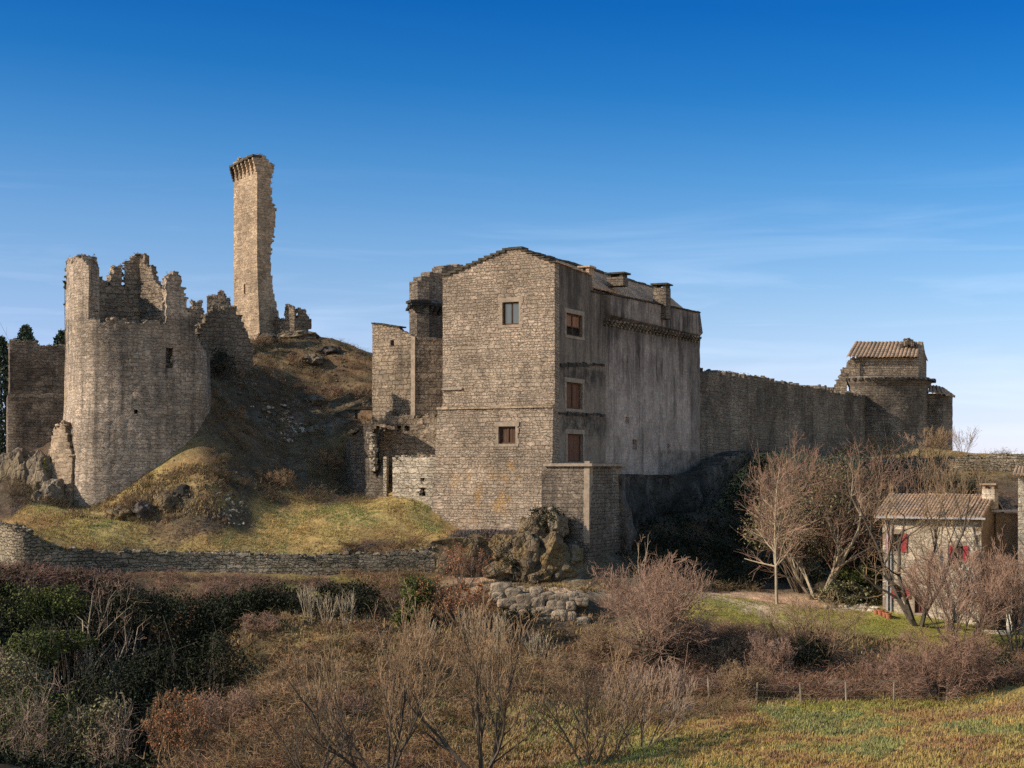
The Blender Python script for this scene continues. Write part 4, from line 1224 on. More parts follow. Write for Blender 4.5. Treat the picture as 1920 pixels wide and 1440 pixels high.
# ------------------------------------------------------------------ left D-shaped tower
d_raw = [(150, 131), (127, 126), (123, 122), (128, 118.6), (142, 116), (166, 114.9), (200, 114.9), (250, 115.4), (300, 116.1), (345, 116.9), (372, 117.9), (386, 119.6), (391, 122.5), (393, 127)]
d_p = Path([XY(*p) for p in catmull(d_raw, 3)])
dt = empty('round_tower_ruin', (XY(250, 120)[0], 120, -3), 'broad ruined round-fronted tower with tall jagged spurs on the left slope', 'tower ruin')
YD = 115.0
dtop_pts = [(122.4, 497), (125, 490), (131, 485), (142, 482), (155, 483), (162, 490), (164.5, 500), (165.5, 560), (166.5, 596), (200, 600), (260, 602), (309, 604), (311, 585), (312.5, 517), (318, 512), (326, 508), (334, 512), (339, 522), (341.5, 533), (344, 550), (349, 560), (352, 578), (358, 584), (360, 600), (363, 620), (368, 630), (376, 650), (389, 662)]
dtop = prof(d_p, dtop_pts)
win = hole(d_p, 311, 325, 652, 690); sq = hole(d_p, 251, 258, 768, 776)
def d_off(u, z): return .028 * max(0, 9 - z) + .12 * mnoise.noise(Vector((u * .3, z * .3, 2)))
u_l0 = 0
def d_top(u):
    if u < d_p.at(124) : return P(0, 497, 122)[2] - .6 * abs(sn(u * 2, 5)) - max(0, (3.5 - u)) * 1.2
    return dtop(u)
cellwall('outer_wall', d_p, -6.5, d_top, M['dtower'], dt, cu=.27, cz=.25, th=1.3, jit=.035, rag=.22, holes=[win, sq], offs=d_off, seed=21)
in_p = Path([XY(*p) for p in [(150, 125.0), (196, 127.5), (260, 128.5), (333, 126.5)]])
itop = prof(in_p, [(150, 505), (165, 511), (185, 514), (198, 527), (204, 536), (206, 517), (213, 517), (215, 498), (229, 497), (230, 540), (232, 541), (234, 489), (240, 486), (252, 484), (255, 478), (270, 479), (273, 495), (282, 500), (285, 517), (296, 530), (300, 538), (308, 548), (310, 560), (320, 575), (333, 610)])
cellwall('inner_wall', in_p, 0, itop, M['ruin'], dt, cu=.24, cz=.24, th=.9, jit=.06, rag=.2, seed=22)
# low footing on the left of the tower
ft_p = Path([XY(*p) for p in catmull([(104, 122), (97, 119), (101, 117.0), (116, 116.2), (140, 115.7)], 3)])
ftt = prof(ft_p, [(97, 870), (101, 830), (104, 800), (110, 790), (122, 784), (140, 860)])
cellwall('footing_wall', ft_p, -5, ftt, M['keep'], dt, cu=.28, cz=.25, th=1.0, jit=.05, rag=.4, offs=lambda u, z: .09 * max(0, 4 - z), seed=23)

# ------------------------------------------------------------------ far left curtain wall
lc_p = Path([XY(*p) for p in [(16, 139), (18.5, 134.0), (70, 134.6), (140, 135.4)]])
lct = prof(lc_p, [(18, 639), (60, 642), (90, 647), (140, 648)])
zled = P(0, 741, 134)[2]
lcw = cellwall('rear_wall', lc_p, -3, lambda u: lct(u), M['dark'], None, cu=.35, cz=.28, th=1.0, jit=.03, rag=.12, offs=lambda u, z: .18 if z < zled else 0, seed=24)
tag(lcw, 'flat-topped rear wall of brownish stone behind the round-fronted tower', 'wall')

# ------------------------------------------------------------------ jagged gable ruin and the fragments behind it
jr_p = Path([XY(*p) for p in [(352, 131.5), (385, 132.0), (474, 134.5)]])
jrt = prof(jr_p, [(352, 640), (364, 628), (372, 622), (375, 610), (383, 606), (386, 596), (394, 590), (397, 580), (408, 576), (440, 577), (444, 584), (452, 592), (455, 606), (463, 618), (466, 628), (471, 636), (474, 648)])
jr = cellwall('gable_ruin', jr_p, 2, jrt, M['ruin'], None, cu=.22, cz=.22, th=1.0, jit=.06, rag=.2, seed=25)
tag(jr, 'jagged ruined gable wall below the tall slender tower', 'ruin')
fr_p = Path([XY(*p) for p in [(352, 140.5), (382, 140.9)]])
frt = prof(fr_p, [(352, 585), (357, 580), (359, 567), (366, 564), (376, 566), (380, 580), (382, 592)])
fr = cellwall('wall_fragment', fr_p, 5, frt, M['ruin'], None, cu=.2, cz=.22, th=.8, jit=.05, rag=.15, seed=26)
tag(fr, 'short stub of ruined wall just right of the pinnacled spur', 'ruin')
fr_p = Path([XY(*p) for p in [(388, 142.5), (436, 143)]])
frt = prof(fr_p, [(388, 575), (389.5, 558), (391, 556), (408, 556), (409.5, 548), (413, 545), (420, 546), (422, 556), (425, 560), (430, 562), (434, 575), (436, 585)])
fr = cellwall('wall_fragment', fr_p, 5, frt, M['ruin'], None, cu=.2, cz=.22, th=.8, jit=.05, rag=.12, seed=27)
tag(fr, 'crenel-like fragment of wall left of the foot of the tall slender tower', 'ruin')

# ------------------------------------------------------------------ slender keep
kt = empty('slender_keep', (XY(480, 150)[0], 151, 12.4), 'tall slender ruined keep with corbelled head on top of the hill', 'tower')
k_p = Path([XY(*p) for p in [(452, 157), (438.5, 153.2), (482, 149.6), (530, 152.6)]])
edge_y = [293, 312, 322, 335, 385, 391, 400, 440, 460, 500, 540, 580, 600, 615, 632]
edge_x = [507, 514, 514, 508, 510.5, 518, 516, 514, 508.5, 508, 511, 517, 521, 526, 529]
zs_ = [P(0, y, 151.5)[2] for y in edge_y][::-1]; ex_ = [k_p.at(x) for x in edge_x][::-1]
uL, uC = k_p.c[1], k_p.c[2]
def k_keep(u, z):
    if u < uC: return True
    return u < np.interp(z, zs_, ex_) + .14 * mnoise.noise(Vector((z * 1.6, 3, 1))) + .1 * mnoise.noise(Vector((z * 4, 1, 1)))
k_top = prof(Path([k_p.p[1], k_p.p[2]]), [(438, 304), (446, 303), (447, 299), (460, 298), (461, 295), (482, 294)])
def kt_top(u):
    if u < uL: return P(0, 304, 153)[2]
    if u < uC: return k_top(u - uL)
    return P(0, 293, 151)[2] - .6 * max(0, (u - uC) - 1.0)
def k_offv(u, z):
    lean = np.clip((P(0, 480, 150)[2] - z) / 8.0, 0, 1) ** 1.3 * .34
    head = np.clip((z - P(0, 328, 150)[2]) / 1.5, 0, 1) * .12
    v = np.array([lean * .8, -lean * .2]) if u >= uC - 1e-3 else (np.array([lean * .8, -lean * .2]) * np.clip((u - uL) / (uC - uL), 0, 1))
    if uL - .1 < u < uC - .1: v = v + np.array([-.3, -.24]) * head
    return v
slit = hole(k_p, 456.5, 459.5, 533, 551)
cellwall('wall', k_p, 9.5, kt_top, M['keep'], kt, cu=.22, cz=.24, th=1.2, jit=.04, holes=[slit], keep=k_keep, offv=k_offv, rag=.1, seed=28)
face = Path([k_p.p[1], k_p.p[2]])
z0c = P(0, 330, 151.5)[2]
for k in range(7):
    mb = MB(); u = .02 + k * (face.L - .1) / 6
    for q in range(5):
        wall_box(mb, face, u, z0c - .1 + q * .26 + k * .05, .1, .13, .12 + .085 * q, .5, r, .015)
    mb.build('corbel', M['keep'] if k else M['stain'], kt)
mb = MB()
for k in range(5):
    f_ = (k + .5) / 5
    wall_box(mb, face, f_ * face.L, P(0, 306 - 9 * f_, 151)[2], face.L / 10, .1, .52, 1.0, r, .03)
mb.build('head_slab', M['moss'], kt)

# ruin on the crest right of the keep
cr_p = Path([XY(*p) for p in [(512, 151.2), (552, 150.2), (584, 151.2)]])
crt = prof(cr_p, [(512, 596), (530, 600), (533, 600), (534.5, 575), (540, 572), (547, 573), (552, 578), (555.5, 592), (557, 594), (559, 582), (562, 578), (574, 580), (576, 592), (582, 596), (584, 604)])
cr = cellwall('wall_fragment', cr_p, 9.5, crt, M['ruin'], None, cu=.2, cz=.2, th=.9, jit=.05, rag=.12, seed=29,
              keep=lambda u, z: not (u > cr_p.at(579) and z < P(0, 612, 151)[2] - .3))
tag(cr, 'broken wall fragment on the hill crest right of the tall slender tower', 'ruin')

# crumbling stones that lie along the broken tops and edges of the ruins
def loose_stones():
    V0, F0 = ICO[1]; V0 = np.array(V0)
    for (nm, mat_, par, pts, sd) in LOOSE:
        if len(pts) < 14: continue
        rr = np.random.RandomState(sd + 5); VV = []; FF = []
        for k, p in enumerate(pts):
            sz = rr.uniform(.07, .2) * np.array([rr.uniform(.8, 1.5), rr.uniform(.8, 1.5), rr.uniform(.55, 1.0)])
            VV.append(V0 * (1 + rr.uniform(-.28, .28, (len(V0), 1))) * sz + p + np.array([0, 0, .02])); FF.append(F0 + k * len(V0))
        o_ = mk('rubble_core', np.concatenate(VV), [np.concatenate(FF)], mat_, par, uv=np.concatenate(VV)[:, [0, 2]]); o_['kind'] = 'stuff'
# ------------------------------------------------------------------ terrace wall on the left
tw_p = Path([XY(*p) for p in catmull(WALLPX, 3)])
twt = prof(Path(tw_p.p), [(-20, 984), (3, 984), (17, 989), (45, 993), (73, 1008), (88, 1025), (130, 1031), (200, 1034), (400, 1037), (600, 1041), (740, 1036), (815, 1028)])
tw = cellwall('terrace_wall', tw_p, -10.5, twt, M['wall'], None, cu=.34, cz=.2, th=1.0, jit=.05, rag=.13, seed=31)
tag(tw, 'long dry stone retaining wall below the grassy slope', 'wall')
# cut bank and outcrop at the foot of the house
cb_p = Path([XY(*p) for p in catmull([(800, 107.9), (840, 108.0), (880, 108.2), (920, 108.5), (962, 108.4), (990, 109.6)], 4)])
cbt = prof(cb_p, [(800, 1022), (822, 1012), (870, 1008), (920, 1010), (960, 1003), (990, 1003)])
cb = cellwall('earth_bank', cb_p, -9.5, lambda u: cbt(u) + .15 * sn(u * 1.5, 4), M['rock'], None, cu=.3, cz=.25, th=1.0, jit=.05, clamp=True,
              offs=lambda u, z: .45 * mnoise.fractal(Vector((u * .55, z * .5, 7)), 1.0, 2.1, 5) + .1 * (-5.5 - z), seed=32)
tag(cb, 'ochre cut bank of earth and rock under the front of the house', 'bank')
oc = empty('rock_outcrop', P(1008, 1090, 108.8), 'big craggy ochre outcrop standing before the corner of the house', 'rock')
for k, (px, py, Y, rx, ry, rz, ml) in enumerate([(1003, 1018, 109.4, 1.2, 1.1, 1.5, 'rock'), (985, 1045, 108.5, 1.15, 1.1, 1.5, 'rock'), (1030, 1050, 108.6, 1.25, 1.1, 1.7, 'rock'), (1008, 985, 109.6, .75, .8, .8, 'rock'),
        (1040, 985, 109.5, .8, .9, .9, 'rockgrey'), (1048, 1075, 108.6, 1.0, 1.0, 1.1, 'rockgrey'), (966, 1065, 108.4, .9, .9, 1.0, 'rock'), (1010, 1080, 108.0, 1.1, .8, .8, 'rock'), (945, 1030, 108.9, .9, .8, .9, 'rock'), (935, 1072, 108.3, 1.0, .8, .6, 'rock'), (1070, 1050, 109.6, .8, .8, 1.0, 'rockgrey')]):
    rock('crag_block', P(px, py, Y), (rx, ry, rz), M[ml], oc, seed=300 + k, rough=.62, sub=3, freq=1.2)
# crags left of the round-fronted tower
for k, (px, py, Y, rx, rz, ml, lab) in enumerate([
        (22, 915, 119, 1.5, 2.5, 'rockgrey', 'tall grey crag at the far left under the rear wall'),
        (47, 895, 117.5, .8, 2.0, 'rockgrey', 'slim pale crag second from the left under the rear wall'),
        (78, 912, 116.8, 1.0, 2.4, 'rockgrey', 'brown crag with a green tuft beside the tower footing'),
        (98, 935, 114.6, .8, 1.3, 'rockgrey', 'small pointed rock at the very foot of the round-fronted tower'),
        (75, 945, 114.2, .55, .9, 'rockgrey', 'knobbly little rock between the brown crag and the grass')]):
    o = rock('crag', P(px, py, Y), (rx, 1.1, rz), M[ml], None, seed=40 + k, rough=.5, sub=3, freq=1.2)
    tag(o, lab, 'rock', 'crags left of the ruined tower')
# rocks breaking out of the bank under the tower
for k, (px, py, Y, rx, rz, lab) in enumerate([
        (225, 965, 110.8, 1.1, .65, 'leftmost low brown rock breaking out of the grass bank'),
        (268, 958, 110.9, 1.0, .8, 'brown rock in the shaded hollow of the grass bank'),
        (315, 945, 111.2, 1.1, .9, 'rounded pale rock in the middle of the grass bank'),
        (345, 925, 111.9, 1.0, .7, 'dark rock high in the grass bank below its crest')]):
    o = rock('bank_rock', P(px, py, Y), (rx * .75, .8, rz * .75), M['rockdark' if k in (1, 3) else 'rock'], None, seed=60 + k, rough=.5, sub=3)
    tag(o, lab, 'rock', 'rocks in the grass bank')
# boulder retaining wall below the path
bw = empty('boulder_wall', (XY(1010, 102.5)[0], 102.5, -10.2), 'retaining wall of big pale boulders below the path', 'wall')
bl = [(940,1103,20,10),(932,1118,16,9),(963,1114,17,12),(985,1124,22,11),(1006,1112,13,11),(1025,1117,14,8),(1048,1121,22,8),(1074,1119,12,8),(950,1130,18,9),(975,1140,20,9),(1008,1129,14,10),(1042,1136,18,10),(1070,1136,10,9),
      (990,1153,19,13),(1020,1146,15,9),(1050,1156,17,12),(1072,1158,9,11),(960,1152,15,9),(1022,1164,16,8),(1000,1172,20,8),(1040,1175,20,7),(970,1170,14,9),(1090,1128,13,8),(1092,1165,14,9),]
for k, (px, py, rx, rz) in enumerate(bl):
    Y = 102.9 - (py - 1100) * .010
    s = Y / F
    o = rock('boulder', P(px, py, Y + .15), (rx * s * .99, .5, rz * s * 1.06), M['boulder'], bw, seed=80 + k, rough=.13, sub=2, freq=1.3, boxy=.42)
bk = Path([XY(922, 103.1), XY(985, 103.0), XY(1075, 103.1), XY(1105, 103.4)])
bkt = prof(bk, [(922, 1104), (950, 1110), (1000, 1112), (1060, 1117), (1105, 1124)])
cellwall('earth_backing', bk, -11, bkt, M['moss'], bw, cu=.4, cz=.3, th=.8, jit=.05, clamp=True, seed=47)
# rubble spills: pieces nobody could count
def rubble(name, spots, mat, label=None):
    VV = []; FF = []; n = 0; r_ = random.Random(len(spots) + 5)
    V0, F0 = ICO[1]; V0 = np.array(V0)
    for (px, py, Y, spread, cnt, sz) in spots:
        cx, cy, _ = P(px, py, Y)
        xs = np.array([cx + r_.gauss(0, spread) for _ in range(cnt)]); ys = np.array([cy + r_.gauss(0, spread * 1.3) for _ in range(cnt)])
        zs = ground_z(xs, ys)
        for x, y, z in zip(xs, ys, zs):
            s = sz * r_.uniform(.4, 1.5)
            j = np.array([[r_.uniform(.65, 1.25) for _ in range(3)] for _ in range(len(V0))])
            VV.append(V0 * j * np.array([s * r_.uniform(.7, 1.4), s * r_.uniform(.7, 1.3), s * r_.uniform(.5, .9)]) + np.array([x, y, z + s * .2]))
            FF.append(F0 + n); n += len(V0)
    o = mk(name, np.concatenate(VV), [np.concatenate(FF)], mat)
    return tag(o, label, None, None, 'stuff')
rubble('rubble', [(430, 945, 111.8, .7, 40, .11), (400, 962, 110.8, .8, 40, .1), (520, 790, 130, 1.3, 60, .15), (545, 795, 130.5, .8, 40, .17), (480, 760, 132, 1.0, 30, .18), (610, 690, 142, 2.0, 40, .1), (560, 690, 140, 2.5, 40, .09), (590, 655, 146, 1.6, 20, .1),
                  (640, 700, 141, 1.5, 30, .1), (500, 730, 134, 3, 40, .1), (300, 975, 110.5, 2, 30, .08), (620, 1022, 107.9, .9, 20, .08), (700, 1150, 101, .8, 50, .1), (760, 1110, 103.5, 1.2, 20, .07)], M['rockgrey'], 'scattered pale rubble and broken stones on the hillside')
# outcrops on the hill
for k, (px, py, Y, rx, rz, ml, lab) in enumerate([
        (505, 655, 148.0, 1.5, .8, 'rockdark', 'dark ledge of rock just below the foot of the slender tower'),
        (560, 650, 147.3, 1.9, .6, 'rockgrey', 'low grey ledge on the crest right of the slender tower'),
        (615, 672, 144.8, 1.4, .7, 'rockdark', 'dark rock where the crest of the hill begins to drop'),
        (585, 700, 143.0, 1.2, .6, 'rockgrey', 'small sunlit rock in the middle of the upper slope'),
        (590, 752, 136.5, 1.1, .6, 'rockgrey', 'grey rock above the pale heap of building stone'),
        (600, 800, 130.0, 1.2, .5, 'rockgrey', 'flat grey rock right of the pale heap of building stone')]):
    x_, y_ = XY(px, Y); z_ = gz(x_, y_)
    o = rock('hill_rock', (x_, y_, z_ - rz * .1), (rx * .8, .9, rz * .75), M[ml], None, seed=130 + k, rough=.6, sub=3, freq=1.3)
    tag(o, lab, 'rock', 'rocks on the castle hill')
# low block of masonry on the hill
rubble('pale_rubble', [(525, 788, 130, 1.0, 60, .17), (545, 797, 130.5, .7, 40, .17), (436, 945, 111.7, .5, 35, .11)], M['pale'], 'pale heap of fallen building stone on the hillside')
lb_p = Path([XY(*p) for p in [(470, 133.2), (512, 132.6), (516, 134)]])
lb = cellwall('masonry_block', lb_p, 2, lambda u: P(0, 747, 133)[2], M['ruin'], None, cu=.3, cz=.22, th=1.2, jit=.03, rag=.08, seed=35)
tag(lb, 'low flat block of masonry lying halfway up the dark hillside', 'ruin')
mb = MB(); r = random.Random(6)
mb.box(P(682, 766, 127.5), (1, .1), 1.35, .9, .11, r, .02); mb.box(P(668, 775, 127.3), (1, .1), .12, .12, .45); mb.box(P(700, 775, 127.3), (1, .1), .12, .12, .45)
o = mb.build('timber_shelter', M['moss'], None, loc=P(682, 785, 127.5)); tag(o, 'low dark flat-roofed shelter beside the two-faced tower', 'shelter')

# ------------------------------------------------------------------ terrace wall behind the trees, right
rt_p = Path([XY(*p) for p in [(1610, 141), (1660, 139), (1800, 137.5), (1960, 136)]])
rtt = prof(rt_p, [(1610, 868), (1650, 858), (1800, 857), (1830, 855), (1920, 851), (1960, 851)])
o = cellwall('terrace_wall', rt_p, -5.5, rtt, M['wall'], None, cu=.45, cz=.25, th=.8, jit=.05, rag=.12, seed=36)
tag(o, 'dark dry stone wall high behind the shuttered house', 'wall')

# ------------------------------------------------------------------ house with red shutters
HA = math.radians(29)
hR = np.array([math.sin(HA), math.cos(HA)]); hL = np.array([-math.cos(HA), math.sin(HA)]); hN = np.array([-math.sin(HA), -math.cos(HA)])
HC = np.array(XY(1840, 103.0)); HL_, HW = ray_line(1655, HC, hL)
HD = 6.6
hp_ = lambda s, t: HC + hL * s + hR * t
house = empty('stone_house', (hp_(HW / 2, HD / 2)[0], hp_(HW / 2, HD / 2)[1], -10.2), 'pale stone house with red shutters and a tiled roof', 'house')
hf = Path([HL_, HC])
zE = P(0, 966, 104.5)[2]
hw1 = hole(hf, 1672, 1690, 1001, 1034); hw2 = hole(hf, 1789, 1806, 1024, 1050); hw3 = hole(hf, 1682, 1698, 1101, 1121); hw4 = hole(hf, 1715, 1730, 1118, 1150)
cellwall('front_wall', hf, -11.5, lambda u: zE, M['house'], house, cu=.4, cz=.3, th=.5, jit=.02, clamp=True, holes=[hw1, hw2, hw3, hw4], seed=41)
hs = Path([HC, hp_(0, HD), hp_(HW, HD), HL_])
zRd = zE + 1.2
def hs_top(u):
    if u < HD: return zE + (zRd - zE) * (1 - abs(u - HD / 2) / (HD / 2))
    if u > HD + HW: return zE + (zRd - zE) * (1 - abs(u - HD - HW - HD / 2) / (HD / 2))
    return zE
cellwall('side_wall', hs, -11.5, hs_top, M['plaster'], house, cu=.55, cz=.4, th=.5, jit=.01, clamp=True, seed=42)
h3 = lambda s, t, z: (hp_(s, t)[0], hp_(s, t)[1], z)
tiled_roof('roof', h3(HW + .45, -.55, zE - .12), h3(-.2, -.55, zE - .12), h3(HW + .45, HD / 2, zRd + .1), h3(-.2, HD / 2, zRd + .1), M['tile'], house, seed=5)
tiled_roof('roof', h3(-.2, HD + .5, zE - .1), h3(HW + .45, HD + .5, zE - .1), h3(-.2, HD / 2, zRd + .09), h3(HW + .45, HD / 2, zRd + .09), M['tile'], house, seed=6)
mb = MB()
c = (hp_(HW / 2, -.62)); mb.box((c[0], c[1], zE - .17), hL, HW / 2 + .4, .08, .06)
mb.build('gutter', M['metal'], house)
mb = MB()
c = hp_(HW - .35, -.1); mb.box((c[0], c[1], (zE - 10.2) / 2), hL, .05, .05, (-10.2 - zE) / -2 - .2)
c = hp_(HW - .6, -.1); mb.box((c[0], c[1], (zE - 10.2) / 2), hL, .035, .04, (-10.2 - zE) / -2 - .2)
mb.build('downpipe', M['metal'], house)
def shutters(h, closed=False):
    w = window(house, hf, h, M['wood'], M['glass'] if not closed else M['redpaint'], 0, M['dressed'], boards=closed, sw=.14)
    if not closed:
        for s in (-1, 1):
            mb = MB(); hw_ = (h[1] - h[0]) / 2
            u = (h[0] + h[1]) / 2 + s * hw_ * 1.62
            for q in range(3): wall_box(mb, hf, u + (q - 1) * hw_ * .38, (h[2] + h[3]) / 2, hw_ * .185, (h[3] - h[2]) / 2 + .04, .1, .05)
            for q in (-1, 1): wall_box(mb, hf, u, (h[2] + h[3]) / 2 + q * (h[3] - h[2]) * .3, hw_ * .5, .06, .125, .03)
            mb.build('shutter', M['redpaint'], w)
shutters(hw1); shutters(hw2); shutters(hw3); shutters(hw4, True)
cq = hp_(.1, 3.2)
mbc = MB()
zt_ = P(0, 917, 104.5)[2]
mbc.box((cq[0], cq[1], (zE + zt_) / 2 + .2), hR, .62, .42, (zt_ - zE) / 2 - .2)
chn = mbc.build('chimney', M['house'], house)
mbc = MB()
for a, b_ in ((-.5, -.3), (.5, -.3), (-.5, .3), (.5, .3), (0, -.3), (0, .3)):
    q = cq + hR * a + hL * b_; mbc.box((q[0], q[1], zt_ + .13), hR, .09, .09, .13)
mbc.box((cq[0], cq[1], zt_ + .32), hR, .74, .54, .06)
mbc.build('chimney_cap', M['tile'], chn)
# neighbouring house cut by the frame
N0 = np.array(XY(1909, 100.0))
h2 = empty('neighbour_house', (N0[0] + 3, 103, -10.4), 'second stone house cut off by the right edge', 'house')
n_p = Path([N0 + np.array([2.7, 7.0]), N0, N0 + np.array([8.5, -1.5])])
cellwall('wall', n_p, -11.5, lambda u: P(0, 893, 100)[2], M['house'], h2, cu=.5, cz=.35, th=.5, jit=.02, clamp=True, seed=43)
zz_ = P(0, 889, 100)[2]
tiled_roof('roof', (N0[0] - .5, N0[1] - .5, zz_), (N0[0] + 8.6, N0[1] - 2.0, zz_), (N0[0] + .9, N0[1] + 3.3, zz_ + .4), (N0[0] + 9, N0[1] + 2, zz_ + .4), M['tile'], h2, seed=15)
tiled_roof('roof', (N0[0] + 9, N0[1] + 6, zz_), (N0[0] + 2.3, N0[1] + 7.4, zz_), (N0[0] + 9, N0[1] + 2, zz_ + .39), (N0[0] + .9, N0[1] + 3.3, zz_ + .39), M['tile'], h2, seed=16)
# link wing between the houses
lk = Path([hp_(-.1, 4.0), np.array(XY(1908, 106.5))])
cellwall('link_wall', lk, -11, lambda u: P(0, 962, 107)[2], M['plaster'], h2, cu=.6, cz=.5, th=.4, jit=.01, clamp=True, seed=44)
mb = MB(); c = (lk.p[0] + lk.p[1]) / 2; mb.box((c[0] - .2, c[1] - .3, P(0, 957, 107)[2]), lk.p[1] - lk.p[0], 1.4, .35, .07)
mb.build('link_gutter', M['metal'], h2)
# open carport in front of the gable
cp_ = empty('carport', (XY(1855, 101)[0], 101.5, -10.6), 'open carport with a pale stone pillar in front of the house gable', 'carport')
mb = MB(); b0 = np.array(XY(1818, 101.0)); b1 = np.array(XY(1900, 100.0)); cc = (b0 + b1) / 2; dd = (b1 - b0)
mb.box((cc[0], cc[1], P(0, 1117, 100.5)[2]), dd, np.linalg.norm(dd) / 2, .12, .06)
mb.build('gutter', M['metal'], cp_)
mb = MB(); nb = np.array([-dd[1], dd[0]]) / np.linalg.norm(dd)
c2 = cc + nb * 1.7; mb.box((c2[0], c2[1], P(0, 1124, 100.5)[2]), dd, np.linalg.norm(dd) / 2 + .1, 1.7, .12)
mb.build('roof_slab', M['wood'], cp_)
mb = MB(); zb_ = gz(*XY(1892, 99.8)); zt2 = P(0, 1130, 100)[2]
for k in range(6): mb.box((XY(1892.5, 99.9)[0], 99.9, zb_ - .2 + (k + .5) * (zt2 - zb_ + .2) / 6), dd, .17, .17, (zt2 - zb_ + .2) / 12 - .002, r, .012)
mb.build('pillar', M['white'], cp_)
mb = MB(); c2 = cc + nb * 3.3; mb.box((c2[0], c2[1], -9.2), dd, np.linalg.norm(dd) / 2 + .3, .12, 1.3)
mb.build('back_wall', M['void'], cp_)
mb = MB(); q = np.array(XY(1866, 100.2)); mb.box((q[0], q[1], zb_ + .06), dd, .85, .25, .17, r, .02)
mb.build('kerb_stone', M['white'], cp_)
# dark wheel of a trailer parked in the carport
tr = empty('trailer', (XY(1868, 101.2)[0], 101.2, zb_), 'dark trailer with a black wheel parked inside the carport', 'trailer')
def wheel(c, R_, w_, ax):
    V = []; Q = []; n = 20
    a = np.array([ax[0], ax[1], 0]) / np.hypot(*ax); t_ = np.array([-a[1], a[0], 0]); up = np.array([0, 0, 1.0])
    for i in range(n):
        an = 2 * math.pi * i / n
        for (rr, oo) in ((R_ * .45, -w_), (R_ * .9, -w_), (R_, -w_ * .6), (R_, w_ * .6), (R_ * .9, w_), (R_ * .45, w_)):
            V.append(np.array(c) + (t_ * math.cos(an) + up * math.sin(an)) * rr + a * oo)
    for i in range(n):
        for j in range(6): Q.append((i * 6 + j, ((i + 1) % n) * 6 + j, ((i + 1) % n) * 6 + (j + 1) % 6, i * 6 + (j + 1) % 6))
    return np.array(V), np.array(Q)
V, Q = wheel((XY(1872, 100.9)[0], 100.9, zb_ + .55), .42, .12, (.35, -1))
mk('wheel', V, [Q], M['black'], tr)
mb = MB(); mb.box((XY(1864, 101.6)[0], 101.6, zb_ + 1.05), dd, .85, .5, .34, r, .01); mb.box((XY(1850, 101.4)[0], 101.4, zb_ + .68), dd, .9, .05, .05)
mb.build('body', M['t_dark'], tr)
# terracotta flower pots at the house corner
for k, (px, Y, s) in enumerate([(1643, 105.0, .18), (1651, 104.6, .21), (1659, 104.3, .2), (1666, 104.0, .22)]):
    V = []; Q = []; x, y = XY(px, Y); z = gz(x, y); n = 14
    prf = [(0, 0), (.68, 0), (.92, 1.5), (1.08, 1.5), (1.08, 1.75), (.9, 1.75), (.84, 1.5), (0, 1.5)]
    for i in range(n):
        for (a, b_) in prf: V.append((x + a * s * math.cos(2 * math.pi * i / n), y + a * s * math.sin(2 * math.pi * i / n), z + b_ * s))
    m_ = len(prf)
    for i in range(n):
        for j in range(m_ - 1): Q.append((i * m_ + j, ((i + 1) % n) * m_ + j, ((i + 1) % n) * m_ + j + 1, i * m_ + j + 1))
    o = mk('flower_pot', V, [np.array(Q)], M['terracotta'], None, loc=(x, y, z))
    tag(o, ['leftmost small terracotta pot at the foot of the house corner', 'second terracotta pot from the left under the downpipe', 'third terracotta pot from the left at the house corner', 'rightmost and largest terracotta pot against the house front'][k], 'pot', 'flower pots at the house corner')
# low stone walls left of the house
o = cellwall('garden_wall', Path([XY(1545, 106.5), XY(1600, 106.2), XY(1645, 105.5)]), -11, lambda u: P(0, 1137, 106.2)[2], M['pale'], None, cu=.3, cz=.16, th=.5, jit=.03, rag=.06, seed=45)
tag(o, 'low pale stone wall along the back of the lawn', 'wall')
o = cellwall('retaining_wall', Path([XY(1555, 110), XY(1610, 109.6), XY(1652, 109)]), -11, lambda u: P(0, 1092, 109.6)[2], M['wall'], None, cu=.35, cz=.2, th=.6, jit=.06, rag=.1, seed=46)
tag(o, 'overgrown stone retaining wall left of the house behind the lawn', 'wall')
M['post'] = twig_mat('weathered_post', (.26, .2, .14))
# ------------------------------------------------------------------ field fence
fe = empty('field_fence', (XY(1500, 83)[0], 83, gz(*XY(1500, 83))), 'thin wire fence on weathered wooden posts along the meadow', 'fence')
posts = [(1255, 1300, 86.5, 1265), (1330, 1323, 84.5, 1287), (1418, 1320, 83.5, 1287), (1502, 1321, 82.5, 1287), (1587, 1322, 82.0, 1290), (1676, 1322, 81.6, 1288), (1775, 1326, 80.6, 1290)]
tops_ = []
for k, (px, py, Y, pyt) in enumerate(posts):
    x, y = XY(px, Y); z = gz(x, y); h = 1.15
    mb = MB(); n = 6; V = []
    rr = random.Random(k); lx, ly = rr.uniform(-.09, .09), rr.uniform(-.05, .05)
    for (zz2, ra) in ((z - .3, .06), (z + h * .5, .055), (z + h, .045)):
        f_ = (zz2 - z) / h
        for i in range(n): V.append((x + lx * f_ + ra * math.cos(i * math.pi / 3), y + ly * f_ + ra * math.sin(i * math.pi / 3), zz2))
    Q = [(l * n + i, l * n + (i + 1) % n, (l + 1) * n + (i + 1) % n, (l + 1) * n + i) for l in range(2) for i in range(n)]
    mb.add(V, Q + [(12, 13, 14, 17), (14, 15, 16, 17)])
    mb.build('post', M['post'], fe)
    tops_.append((x + lx * .8, y, z + h))
mb = MB()
